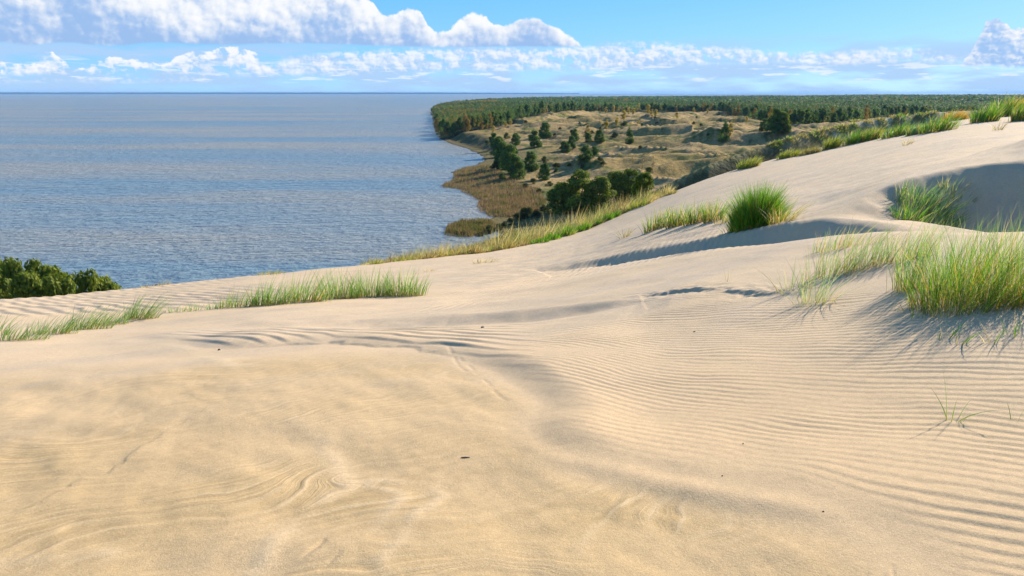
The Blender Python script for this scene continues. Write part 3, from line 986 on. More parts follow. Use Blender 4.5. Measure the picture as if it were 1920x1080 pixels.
WR = 44000.0
nr, nc = 60, 120
_r = np.concatenate([[40.0], np.geomspace(90, WR, nr - 1)])
_t = np.radians(np.linspace(-180, 180, nc, endpoint=False))
_T, _R = np.meshgrid(_t, _r)
link('water', grid_mesh('water', np.sin(_T) * _R, np.cos(_T) * _R, np.zeros_like(_R), wrap=True), None, water_material(), kind='structure', label='wide choppy grey-blue lagoon reaching to the horizon')


# far shore of the lagoon, a thin wooded line on the horizon
def build_far_shore():
    t = np.linspace(-60, 5, 400)
    th = np.radians(t)
    rr = 29500.0
    top = 62 + 8 * fbm(t * 0.6, t * 0 + 3, 4, 501) - 26 * sst(t, -8, 5)
    rows_ = [(rr, -1.0 + 0 * t), (rr + 30, top * 0.6), (rr + 300, top), (rr + 3000, -1.0 + 0 * t)]
    X = np.array([np.sin(th) * a for a, _ in rows_]); Y = np.array([np.cos(th) * a for a, _ in rows_]); Z = np.array([b for _, b in rows_])
    return grid_mesh('far_shore', X, Y, Z)


mfs, g_, o_ = new_mat('far_woods')
b_ = g_.node('ShaderNodeBsdfPrincipled')
b_.inputs['Base Color'].default_value = (0.035, 0.055, 0.03, 1); b_.inputs['Roughness'].default_value = 1.0
g_.l.new(b_.outputs[0], o_.inputs[0])
link('far_shore', build_far_shore(), None, mfs, kind='structure', label='thin dark blue wooded shore along the lagoon horizon')


# ------------------------------------------------------------------ foliage materials
def leaf_material(name, rough=0.7, trans=0.3, gain=1.0):
    m, g, out = new_mat(name)
    col = g.node('ShaderNodeAttribute', attribute_name='col').outputs['Color']
    d = g.node('ShaderNodeBsdfPrincipled')
    d.inputs['Roughness'].default_value = rough
    d.inputs['Specular IOR Level'].default_value = 0.25
    g.put(d.inputs['Base Color'], col)
    t = g.node('ShaderNodeBsdfTranslucent')
    g.put(t.inputs['Color'], g.mulc(col, (1.15 * gain, 1.15 * gain, 0.7 * gain)))
    mx = g.node('ShaderNodeMixShader')
    mx.inputs[0].default_value = trans
    g.l.new(d.outputs[0], mx.inputs[1]); g.l.new(t.outputs[0], mx.inputs[2])
    g.l.new(mx.outputs[0], out.inputs[0])
    return m


M_NEEDLE = leaf_material('pine_needles', 0.75, 0.38)
M_GRASS = leaf_material('grass_blades', 0.55, 0.42, 1.12)
mb, g_, o_ = new_mat('bark')
b_ = g_.node('ShaderNodeBsdfPrincipled')
b_.inputs['Roughness'].default_value = 0.95
tcb = g_.node('ShaderNodeTexCoord').outputs['Object']
g_.put(b_.inputs['Base Color'], g_.mix(g_.noise(tcb, 3.0, 4, 0.6), (0.10, 0.065, 0.04), (0.22, 0.15, 0.10)))
g_.l.new(b_.outputs[0], o_.inputs[0])
M_BARK = mb


# ------------------------------------------------------------------ trees
def quads_at(C, N, size, rg, tri=False):
    """small leaf faces at centres C, roughly facing N"""
    n = len(C)
    t = rg.normal(size=(n, 3))
    t -= (t * N).sum(1, keepdims=True) * N
    t /= np.linalg.norm(t, axis=1, keepdims=True) + 1e-9
    b = np.cross(N, t)
    s = (size * rg.uniform(0.6, 1.3, n))[:, None]
    if tri:
        V = np.stack([C + t * s, C - t * 0.6 * s + b * 0.8 * s, C - t * 0.6 * s - b * 0.8 * s], 1)
        f = np.arange(n * 3).reshape(n, 3)
    else:
        V = np.stack([C + t * s, C + b * 0.55 * s, C - t * s, C - b * 0.55 * s], 1)
        f = np.arange(n * 4).reshape(n, 4)
    return V.reshape(-1, 3), f


PINE = (np.array([0.045, 0.095, 0.018]), np.array([0.145, 0.225, 0.040]))
PINE_WARM = (np.array([0.065, 0.105, 0.012]), np.array([0.245, 0.285, 0.030]))
BIRCH = (np.array([0.30, 0.23, 0.035]), np.array([0.58, 0.44, 0.08]))
OCHRE = (np.array([0.16, 0.125, 0.025]), np.array([0.36, 0.235, 0.050]))
SHRUB = (np.array([0.045, 0.060, 0.016]), np.array([0.115, 0.125, 0.035]))
BARE = (np.array([0.20, 0.15, 0.085]), np.array([0.38, 0.29, 0.17]))


def crown_mesh(name, kind, seed, nleaf, size, pal):
    rg = np.random.default_rng(seed)
    L = []
    if kind == 'round':
        for _ in range(46):
            a = rg.uniform(0, 2 * math.pi); t = rg.uniform(0.04, 0.95)
            env = 4.2 * math.sin(math.pi * min(1, t * 0.70 + 0.30)) ** 0.60
            rr = env * rg.uniform(0.45, 0.95)
            L.append((math.cos(a) * rr, math.sin(a) * rr, 10 * t, rg.uniform(1.0, 1.75) * (1.1 - 0.3 * t)))
    elif kind == 'cone':
        for k in range(40):
            t = rg.uniform(0.06, 0.98); a = rg.uniform(0, 2 * math.pi)
            env = 3.1 * (1 - t) ** 0.85 + 0.15
            rr = env * rg.uniform(0.35, 0.95)
            L.append((math.cos(a) * rr, math.sin(a) * rr, 10 * t, 0.45 + 0.85 * (1 - t) * rg.uniform(0.7, 1.2)))
    elif kind == 'tall':
        for k in range(26):
            t = rg.uniform(0.34, 0.98); a = rg.uniform(0, 2 * math.pi)
            env = 2.4 * math.sin(math.pi * (0.22 + 0.74 * (t - 0.34) / 0.64)) ** 0.7
            rr = env * rg.uniform(0.2, 0.95)
            L.append((math.cos(a) * rr, math.sin(a) * rr, 10 * t, rg.uniform(0.6, 1.15)))
    elif kind == 'birch':
        for k in range(26):
            t = rg.uniform(0.16, 1.0); a = rg.uniform(0, 2 * math.pi)
            env = 1.7 * math.sin(math.pi * (0.12 + 0.84 * (t - 0.16) / 0.84)) ** 0.8
            rr = env * rg.uniform(0.1, 0.9)
            L.append((math.cos(a) * rr, math.sin(a) * rr, 10 * t, rg.uniform(0.5, 0.95)))
    else:                        # shrub: as wide as high
        for k in range(26):
            a = rg.uniform(0, 2 * math.pi); t = rg.uniform(0.1, 0.95)
            env = 6.2 * math.sqrt(max(0.02, 1 - t * t))
            rr = env * rg.uniform(0.2, 0.95)
            L.append((math.cos(a) * rr, math.sin(a) * rr, 9 * t, rg.uniform(1.2, 2.2)))
    L = np.array(L)
    w = L[:, 3] ** 2
    idx = rg.choice(len(L), nleaf, p=w / w.sum())
    d = rg.normal(size=(nleaf, 3)); d[:, 2] += 0.25
    d /= np.linalg.norm(d, axis=1, keepdims=True)
    rad = L[idx, 3] * rg.uniform(0.62, 1.08, nleaf)
    C = L[idx, :3] + d * rad[:, None] * np.array([1.12, 1.12, 0.82])
    C[:, 2] = np.maximum(C[:, 2], 0.15)
    N = d + 0.55 * rg.normal(size=(nleaf, 3)); N[:, 2] += 0.25
    N /= np.linalg.norm(N, axis=1, keepdims=True)
    V, f = quads_at(C, N, size, rg)
    me = raw_mesh(name, V, f, smooth=False)
    lobe_t = rg.uniform(0, 1, len(L))
    k = np.clip(0.55 * lobe_t[idx] + 0.6 * rg.uniform(0, 1, nleaf) - 0.05, 0, 1)[:, None]
    c = pal[0] * (1 - k) + pal[1] * k
    set_color(me, np.repeat(c, 4, 0))
    me.materials.append(M_NEEDLE)
    return me


def tube(path, rads, seg=6):
    path = np.asarray(path, float)
    V = []; Fc = []
    for i, (p, r) in enumerate(zip(path, rads)):
        d = path[min(i + 1, len(path) - 1)] - path[max(i - 1, 0)]
        d /= np.linalg.norm(d) + 1e-9
        a = np.cross(d, [0.3, 0.9, 0.1]); a /= np.linalg.norm(a) + 1e-9
        b = np.cross(d, a)
        for k in range(seg):
            t = 2 * math.pi * k / seg
            V.append(p + r * (math.cos(t) * a + math.sin(t) * b))
    for i in range(len(path) - 1):
        for k in range(seg):
            k2 = (k + 1) % seg
            Fc.append([i * seg + k, (i + 1) * seg + k, (i + 1) * seg + k2, i * seg + k2])
    return np.array(V), np.array(Fc)


def trunk_mesh(name, seed, h, r, limbs, spread):
    rg = np.random.default_rng(seed)
    z = np.linspace(-0.4, h, 7)
    w = np.cumsum(rg.normal(0, 0.10, (7, 2)), 0)
    P = np.stack([w[:, 0], w[:, 1], z], 1)
    Vs, Fs = tube(P, np.linspace(r, r * 0.18, 7))
    off = len(Vs); VV = [Vs]; FF = [Fs]
    for k in range(limbs):
        t = rg.uniform(0.25, 0.85); a = rg.uniform(0, 2 * math.pi)
        i = t * 6; i0 = int(i); p = P[i0] + (P[min(i0 + 1, 6)] - P[i0]) * (i - i0)
        q = p + np.array([math.cos(a), math.sin(a), 0.55]) * spread * (1.05 - t)
        v, f = tube([p, (p + q) / 2 + [0, 0, 0.1], q], [r * 0.35, r * 0.24, r * 0.08], 5)
        VV.append(v); FF.append(f + off); off += len(v)
    me = raw_mesh(name, np.vstack(VV), np.vstack(FF))
    me.materials.append(M_BARK)
    return me


KINDS = {}
for kd, nm, n, sz, pal, tr in [('round', 'round', 8000, 0.30, PINE, (8.2, 0.24, 7, 3.2)), ('roundw', 'round', 9000, 0.30, PINE_WARM, (8.2, 0.24, 7, 3.2)), ('cone', 'cone', 3600, 0.25, PINE, (9.6, 0.2, 6, 2.4)), ('tall', 'tall', 2000, 0.34, PINE, (9.3, 0.17, 4, 2.0)),
                               ('birch', 'birch', 1600, 0.24, BIRCH, (9.4, 0.10, 5, 1.4)), ('ochre', 'round', 2600, 0.30, OCHRE, (8.0, 0.16, 6, 3.0)), ('shrub', 'shrub', 2800, 0.40, SHRUB, (5.0, 0.22, 6, 5.0)), ('bare', 'birch', 700, 0.17, BARE, (9.6, 0.10, 9, 2.2))]:
    KINDS[kd] = [(crown_mesh('crown', nm, 900 + 31 * i + len(kd) * 7, n, sz, pal), trunk_mesh('trunk', 40 + i, *tr)) for i in range(3)]
CATS = dict(round='tree', roundw='tree', cone='tree', tall='tree', birch='tree', ochre='tree', shrub='shrub', bare='shrub')
NAMES = dict(round='pine_tree', roundw='pine_tree', cone='pine_tree', tall='pine_tree', birch='birch_tree', ochre='oak_tree', shrub='shrub', bare='bare_shrub')
tree_i = [0]


def tree(kind, p, h, wide, label, group=None):
    i = tree_i[0]; tree_i[0] += 1
    cm, tm = KINDS[kind][i % 3]
    e = bpy.data.objects.new(NAMES[kind], None)
    COL.objects.link(e)
    e.empty_display_size = 1.0
    e.location = p
    e.rotation_euler = (0, 0, (i * 2.399) % 6.283)
    e.scale = (h / 10.0 * wide, h / 10.0 * wide, h / 10.0)
    e['label'] = label; e['category'] = CATS[kind]
    if group:
        e['group'] = group
    for nm, me in (('crown', cm), ('trunk', tm)):
        c = bpy.data.objects.new(nm, me); COL.objects.link(c); c.parent = e
    return e


def tree_px(kind, u, v, hpx, wide, label, group=None, rmin=75.0):
    p, r = px_low(u, v, rmin)
    h = hpx / F * r * 1.02
    p[2] -= 0.15
    return tree(kind, p, h, wide, label, group)


# lone trees and groups in the valley: kind, u, v of the foot, height in px, width factor, label
VALLEY = [
    ('round', 1022, 259, 27, 0.95, 'lone round-crowned pine on the bare rise above the shore trees'),
    ('round', 1002, 276, 29, 0.95, 'leaning round pine just below the lone pine on the rise'),
    ('round', 967, 272, 21, 1.0, 'small round pine at the top of the dark shore group'),
    ('shrub', 950, 260, 12, 0.9, 'low dark thicket on the bluff above the cove'),
    ('round', 1078, 265, 21, 0.85, 'upper pine of the trio of pines in mid valley'),
    ('round', 1059, 286, 20, 1.1, 'lower bushy pine of the trio of pines in mid valley'),
    ('round', 1072, 278, 21, 0.95, 'middle pine of the trio of pines in mid valley'),
    ('ochre', 1102, 260, 24, 0.62, 'orange-leaved autumn tree rising behind a dark pine'),
    ('round', 1103, 268, 16, 0.95, 'dark pine at the foot of the orange autumn tree'),
    ('round', 1123, 268, 22, 1.0, 'round pine next to the orange autumn tree'),
    ('shrub', 1152, 259, 13, 0.85, 'wide low dark bush beside the conical pine'),
    ('cone', 1180, 269, 32, 0.95, 'dark conical pine with a long shadow in mid valley'),
    ('round', 1097, 303, 28, 1.0, 'larger of two bushy pines standing close below the trio'),
    ('round', 1114, 294, 18, 1.15, 'smaller of two bushy pines standing close below the trio'),
    ('cone', 1357, 267, 42, 0.85, 'tall dark pine in front of the shaded slope'),
    ('birch', 1368, 264, 28, 1.1, 'bright yellow-green birch against the tall dark pine'),
    ('round', 1452, 252, 40, 0.9, 'big dark pine at the wood corner over the second ridge'),
    ('roundw', 1466, 250, 33, 0.9, 'olive pine beside the big pine at the wood corner'),
    ('ochre', 1444, 238, 30, 0.45, 'tall bare-looking ochre tree behind the wood corner pines'),
    ('round', 1432, 246, 20, 1.0, 'low pine at the left of the wood corner pines'),
    ('round', 1020, 337, 30, 0.95, 'pine standing apart inland of the shore group'),
    ('round', 995, 321, 35, 0.9, 'dark pine inland of the tall shore group'),
    ('round', 926, 279, 27, 0.8, 'highest pine of the dark shore group by the cove'),
    ('round', 936, 294, 36, 0.85, 'slender pine in the upper shore group'),
    ('round', 944, 318, 48, 0.85, 'tall dark pine in the middle of the shore group'),
    ('round', 957, 327, 52, 0.85, 'tallest dark pine of the shore group'),
    ('round', 968, 336, 44, 0.75, 'lowest pine of the shore group above the reeds'),
    ('round', 962, 306, 32, 0.8, 'pine at the inland edge of the shore group'),
    ('shrub', 930, 319, 20, 0.8, 'green bush at the cove end of the shore group'),
    ('shrub', 914, 272, 9, 1.0, 'dark bush on the brink of the bluff'),
    ('shrub', 1046, 315, 9, 1.0, 'dark bush among the shadows below the mid-valley pines'),
    ('shrub', 1068, 313, 8, 0.9, 'small dark bush next to the yellowish scrub'),
    ('shrub', 1000, 345, 11, 1.2, 'yellow-green bush by the reed bed'),
    ('shrub', 1030, 349, 10, 1.3, 'green bush in the lowest meadow beside the big pines'),
    ('shrub', 1170, 238, 11, 1.1, 'dark clump of bushes among the yellow birches'),
    ('shrub', 1040, 258, 7, 1.1, 'small dark bush right of the lone round pine'),
    ('shrub', 1092, 316, 8, 1.1, 'low dark bush in the hollow behind the big pines'),
    ('shrub', 1130, 312, 8, 1.3, 'spreading dark bush in the hollow near the bare shrubs'),
    ('bare', 1204, 322, 27, 1.0, 'pale leafless shrub left of its twin below the second ridge'),
    ('bare', 1224, 328, 30, 0.9, 'pale yellowish leafless shrub right of its twin below the second ridge'),
    ('bare', 1186, 308, 16, 1.2, 'small grey leafless shrub uphill of the bare pair'),
    ('shrub', 1216, 328, 15, 1.1, 'dark bush between the two leafless shrubs'),
    ('roundw', 1048, 398, 55, 1.15, 'bushy pine at the reed side of the big pine clump'),
    ('roundw', 1088, 396, 74, 1.05, 'largest bushy pine of the clump behind the dune crest'),
    ('roundw', 1124, 394, 60, 1.05, 'bushy pine in the middle of the clump behind the dune crest'),
    ('roundw', 1152, 381, 58, 1.0, 'dark bushy pine of the upper clump behind the dune crest'),
    ('roundw', 1180, 380, 60, 1.0, 'tallest bushy pine of the upper clump behind the dune crest'),
    ('roundw', 1206, 376, 46, 1.0, 'low bushy pine at the ridge end of the upper clump'),
    ('shrub', 982, 411, 22, 0.95, 'dark green bush below the big pines beside the reeds'),
    ('shrub', 1006, 408, 18, 1.0, 'dark green bush tucked against the big pines'),
    ('shrub', 958, 421, 14, 1.0, 'small dark bush at the edge of the reed inlet'),
    ('shrub', 916, 440, 20, 0.9, 'dark bush on the shore behind the reed islet'),
    ('shrub', 900, 448, 12, 1.0, 'little dark bush at the waterline below the dune'),
    ('shrub', 812, 474, 11, 1.0, 'lone small bush where the dune flank meets the water'),
    ('shrub', 935, 432, 14, 1.1, 'olive bush on the narrow shore between islet and brink'),
    ('shrub', 945, 426, 12, 1.2, 'rounded bush beside the reed inlet below the brink'),
    ('shrub', 970, 414, 16, 1.1, 'wide dark bush joining the reed bed to the big pines'),
    ('shrub', 992, 402, 15, 1.1, 'dense bush at the reed side under the big pines'),
    ('shrub', 1018, 398, 16, 1.0, 'bush nestled at the foot of the reed-side pine'),
    ('shrub', 880, 456, 9, 1.3, 'low olive bush at the waterline past the islet'),
    ('shrub', 855, 463, 8, 1.4, 'flat olive bush on the water edge under the dry belt'),
    ('shrub', 780, 482, 8, 1.4, 'flat brownish bush on the water edge by the lone small one'),
    ('shrub', 985, 352, 9, 1.5, 'yellowish bush on the inland side of the reed point'),
    ('shrub', 1012, 362, 9, 1.4, 'olive bush between the reed point and the big pines'),
    ('shrub', 738, 491, 10, 1.2, 'brownish low bush on the dune flank by the water'),
]
for kd, u, v, hp, wd, lb in VALLEY:
    tree_px(kd, u, v, hp, wd, lb)
rs = np.random.default_rng(23)
for k in range(46):
    u = rs.uniform(935, 1330); v = rs.uniform(222, 340)
    if v > 262 + (1330 - u) * 0.22:
        continue
    tree_px('shrub' if rs.random() < 0.75 else 'round', u, v, rs.uniform(4.5, 9) * (0.6 + (v - 210) / 160), 1.0 + 0.4 * rs.random(), 'low dark bush dotted over the open grassy dunes', 'low bushes scattered over the valley')
for u, v, hp in [(1155, 238, 14), (1136, 213, 11), (1150, 212, 13), (1178, 217, 11), (1187, 217, 13), (1215, 219, 16), (1222, 221, 13), (1229, 222, 15), (1269, 224, 12), (1197, 209, 13), (1169, 228, 19), (1157, 234, 12), (1137, 244, 18), (1196, 234, 8), (1399, 232, 12), (1326, 215, 9), (948, 241, 12), (925, 250, 13), (957, 236, 12), (1300, 214, 9)]:
    tree_px('birch', u, v, hp, 1.5 + 0.4 * random.random(), 'slim yellow autumn birch scattered over the open dunes before the wood', 'yellow birches on the open dunes')
# pines at the foot of the dune by the lagoon, left
for k, (u, vt, Y, hh, wd) in enumerate([(-60, 492, 122, 14, .9), (-12, 487, 120, 14, .75), (28, 486, 118, 14, .7), (62, 493, 121, 13, .65), (95, 503, 120, 12.5, .7), (128, 512, 123, 11, .7), (165, 512, 120, 11, .65), (192, 522, 123, 9, .75), (45, 512, 112, 11, .8), (110, 520, 113, 10, .8), (-20, 515, 112, 11, .8)]):
    P = px_at(u, vt, Y)
    zg = low_height(np.array([P[0]]), np.array([P[1]]))[0][0]
    tree('roundw', (P[0], P[1], zg - 0.3), P[2] - zg + 0.3, wd * 11 / (P[2] - zg), 'bushy dark pine in the thicket at the foot of the dune by open water', 'pines at the foot of the dune')

# the wood: the nearest trees one by one, the rest as one mass
fx0, fx1 = min(p[0] for p in FOREST), max(p[0] for p in FOREST)


def forest_points(n, r0, r1, seed):
    rg = np.random.default_rng(seed)
    th = rg.uniform(R(-7), R(40), n)
    rr = np.sqrt(rg.uniform(r0 * r0, r1 * r1, n))
    x = np.sin(th) * rr; y = np.cos(th) * rr
    sdv = poly_sd(x, y, FOREST)
    k = sdv > 3
    return x[k], y[k], sdv[k]


def forest_stuff():
    rg = np.random.default_rng(77)
    VV = []; FF = []; CC = []; off = 0
    for n, r0, r1, hh, ww, nl, sz in [(9000, 480, 1000, 11.5, 2.5, 80, 0.50), (22000, 1000, 1500, 11.0, 2.6, 34, 0.85), (26000, 1500, 2700, 10.5, 4.0, 16, 1.8), (24000, 2700, 6800, 10, 8.0, 8, 4.4)]:
        x, y, sdv = forest_points(n, r0, r1, int(r0))
        z, d = low_height(x, y)
        clr = fbm(x / 260.0, y / 200.0, 3, 612)
        k = (z > 0.3) & ((clr < 0.22) | (rg.uniform(0, 1, len(x)) < 0.15))
        x, y, z = x[k], y[k], z[k]
        m = len(x)
        h = hh * rg.uniform(0.75, 1.2, m) * (0.85 + 0.45 * sst(fbm(x / 90.0, y / 70.0, 2, 615), -0.4, 0.4))
        ci = np.repeat(np.arange(m), nl)
        dd = rg.normal(size=(m * nl, 3)); dd /= np.linalg.norm(dd, axis=1, keepdims=True)
        rad = rg.uniform(0.6, 1.0, m * nl)[:, None]
        C = np.stack([x[ci], y[ci], z[ci] + h[ci] * 0.62], 1) + dd * rad * np.stack([ww * 0.9 + 0 * h[ci], ww * 0.9 + 0 * h[ci], h[ci] * 0.40], 1)
        N = dd * 0.8 + 0.15 * rg.normal(size=dd.shape); N[:, 2] += 0.55; N /= np.linalg.norm(N, axis=1, keepdims=True)
        V, f = quads_at(C, N, sz, rg, tri=True)
        aut = sst(fbm(x / 160.0, y / 220.0, 3, 601), 0.18, 0.48) * 0.6 + 0.02
        shore = 0.4 * (1 - sst(np.arctan2(x, y), -0.08, 0.02))
        isb = rg.uniform(0, 1, m) < aut + shore * 0.5
        t = rg.uniform(0, 1, m)[:, None]
        t = 0.25 + 0.5 * t
        cp = PINE[0] * (1 - t) + PINE[1] * 1.0 * t
        cb = OCHRE[0] * (1 - t) + (OCHRE[1] * 0.9 + BIRCH[1] * 0.1) * t
        c = np.where(isb[:, None], cb, cp)
        c = c * (0.95 + 0.75 * fbm(x / 300.0, y / 380.0, 3, 618))[:, None]
        cl = c[ci] * rg.uniform(0.88, 1.12, m * nl)[:, None]
        VV.append(V); FF.append(f + off); off += len(V); CC.append(np.repeat(cl, 3, 0))
    me = raw_mesh('forest', np.vstack(VV), np.vstack(FF), smooth=False)
    set_color(me, np.vstack(CC))
    me.materials.append(M_NEEDLE)
    return me


link('forest', forest_stuff(), None, None, kind='stuff', label='mixed pine and autumn birch wood covering the far spit', category='forest')
x, y, sdv = forest_points(60000, 480, 2200, 5)
k = sdv < 22
x, y = x[k], y[k]
z, d = low_height(x, y)
u, v = world_px(x, y, z)
ok = (u > 800) & (u < 1900) & (z > 0.5)
x, y, z = x[ok], y[ok], z[ok]
o = np.argsort(np.hypot(x, y))
picked = []; bins = {}
for i in o:
    bn = int(math.atan2(x[i], y[i]) / R(0.55))
    if bins.get(bn, 0) >= 4:
        continue
    if all((x[i] - x[j]) ** 2 + (y[i] - y[j]) ** 2 > 30 for j in picked[-160:]):
        picked.append(i); bins[bn] = bins.get(bn, 0) + 1
    if len(picked) >= 235:
        break
for n_, i in enumerate(picked):
    yel = random.random() < 0.10
    tree('ochre' if yel else 'tall', (x[i], y[i], z[i] - 0.2), random.uniform(13, 18), random.uniform(0.85, 1.2) if not yel else 0.6,
         'rusty autumn tree in the edge of the far wood' if yel else 'straight dark pine in the front edge of the far wood', 'autumn trees at the wood edge' if yel else 'pines at the wood edge')


# ------------------------------------------------------------------ reeds by the water
def reed_bed(poly, n, hmin, hmax, label, seed, c0=(0.16, 0.105, 0.062), c1=(0.29, 0.20, 0.125), cg=(0.105, 0.115, 0.035)):
    rg = np.random.default_rng(seed)
    P = np.array(poly, float)
    u = rg.uniform(P[:, 0].min(), P[:, 0].max(), n * 3); v = rg.uniform(P[:, 1].min(), P[:, 1].max(), n * 3)
    k = poly_sd(u, v, poly) > 0
    u, v = u[k][:n], v[k][:n]
    x, y = px_plane(u, v, 0.6)
    z, d = low_height(x, y)
    m = z > -0.9
    x, y, z = x[m], y[m], np.maximum(z[m], -0.3)
    n = len(x)
    h = rg.uniform(hmin, hmax, n) * (0.75 + 0.5 * sst(fbm(x / 6, y / 6, 2, seed), -0.3, 0.4))
    a = rg.uniform(0, math.pi, n); w = rg.uniform(0.07, 0.16, n)
    lx = rg.normal(0.10, 0.12, n) * h; ly = rg.normal(0, 0.12, n) * h
    V = np.stack([np.stack([x - np.cos(a) * w, y - np.sin(a) * w, z - 0.1], 1), np.stack([x + np.cos(a) * w, y + np.sin(a) * w, z - 0.1], 1), np.stack([x + lx, y + ly, z + h], 1)], 1).reshape(-1, 3)
    me = raw_mesh('reed_bed', V, np.arange(3 * n).reshape(n, 3), smooth=False)
    t = rg.uniform(0, 1, n)[:, None]
    gn = sst(fbm(x / 9, y / 9, 3, seed + 3), 0.0, 0.35)[:, None] * 0.75
    c = np.array(c0) * (1 - t) + np.array(c1) * t
    c = c * (1 - gn) + np.array(cg) * gn
    set_color(me, np.repeat(c, 3, 0))
    me.materials.append(M_NEEDLE)
    link('reed_bed', me, None, None, kind='stuff', label=label, category='reeds')


reed_bed([(822, 348), (848, 338), (850, 322), (866, 314), (905, 310), (935, 325), (965, 345), (1010, 362), (1025, 385), (1000, 400), (955, 407), (905, 402), (893, 385), (898, 374), (878, 363)], 16000, 0.8, 1.7, 'brown reeds on the low point reaching into the lagoon', 31)
reed_bed([(832, 437), (838, 422), (862, 413), (916, 410), (930, 426), (905, 441), (862, 444)], 3500, 0.8, 1.6, 'brown reed islet just off the dune foot', 32, (0.12, 0.095, 0.045), (0.26, 0.19, 0.085))
reed_bed([(690, 500), (740, 487), (800, 476), (850, 467), (890, 458), (930, 445), (960, 430), (970, 440), (900, 470), (800, 490), (700, 506)], 4500, 0.6, 1.3, 'olive and brown reeds fringing the dune foot', 33, (0.13, 0.11, 0.05), (0.27, 0.21, 0.09))


# ------------------------------------------------------------------ dune grass
def blades(P, h, w, lean, spread, wind, rg, seg=5, stiff=0.5):
    """ribbon blades: P base points, h heights, lean outward vectors"""
    n = len(P)
    t = np.linspace(0, 1, seg)
    out = lean * spread + wind + rg.normal(0, 0.10, (n, 2))
    bend = rg.uniform(0.15, 1.0, n) * (1 - stiff)
    lat1 = out[:, None, :] * (t[None, :, None] * 0.55 + t[None, :, None] ** 2 * (0.45 + bend[:, None, None]))
    rise = t[None, :] - 0.30 * (bend * np.minimum(np.linalg.norm(out, axis=1), 1))[:, None] * t[None, :] ** 2
    C = np.zeros((n, seg, 3))
    C[:, :, :2] = P[:, None, :2] + lat1 * h[:, None, None]
    C[:, :, 2] = P[:, None, 2] - 0.02 + rise * h[:, None]
    a = rg.uniform(0, math.pi, n)
    d = np.stack([np.cos(a), np.sin(a), 0 * a], 1)
    wt = w[:, None] * np.clip(1.05 - t[None, :] ** 1.8, 0.06, 1)
    V = np.stack([C - d[:, None] * wt[..., None], C + d[:, None] * wt[..., None]], 2)     # n, seg, 2, 3
    base = (np.arange(n) * seg * 2)[:, None]
    k = np.arange(seg - 1)[None, :] * 2
    f = np.stack([base + k, base + k + 1, base + k + 3, base + k + 2], -1).reshape(-1, 4)
    return V.reshape(-1, 3), f, t


GREEN = [np.array(c) for c in ((0.045, 0.145, 0.012), (0.095, 0.265, 0.014), (0.19, 0.375, 0.025), (0.25, 0.37, 0.09))]
YELLOW = [np.array(c) for c in ((0.46, 0.32, 0.045), (0.58, 0.40, 0.07), (0.55, 0.30, 0.05))]
STRAW = [np.array(c) for c in ((0.50, 0.40, 0.22), (0.42, 0.32, 0.16), (0.58, 0.50, 0.32))]


def blade_mesh(name, P, h, w, ctr, spread, wind, seed, pal, basecol, seg=5, stiff=0.5):
    rg = np.random.default_rng(seed)
    n = len(P)
    lean = P[:, :2] - ctr
    sc_ = np.abs(lean).max() + 1e-6
    lean = lean / sc_ + rg.normal(0, 0.25, (n, 2))
    V, f, t = blades(P, h, w, lean, spread, np.asarray(wind), rg, seg, stiff)
    me = raw_mesh(name, V, f, smooth=True)
    pal = np.array(pal)
    i = rg.integers(0, len(pal), n); j = rg.integers(0, len(pal), n); q = rg.uniform(0, 1, n)[:, None]
    c = pal[i] * (1 - q) + pal[j] * q
    c = c * rg.uniform(0.8, 1.2, n)[:, None]
    tip = c * 0.86 + np.array([0.42, 0.40, 0.24]) * 0.14
    bt = np.clip(1 - t / 0.35, 0, 1)[None, :, None]; tt = np.clip((t - 0.6) / 0.4, 0, 1)[None, :, None]
    cc = c[:, None] * (1 - bt) + np.asarray(basecol)[None, None] * bt
    cc = cc * (1 - tt) + tip[:, None] * tt
    set_color(me, np.repeat(cc.reshape(-1, 3), 2, 0))
    me.materials.append(M_GRASS)
    return me


grass_i = [0]


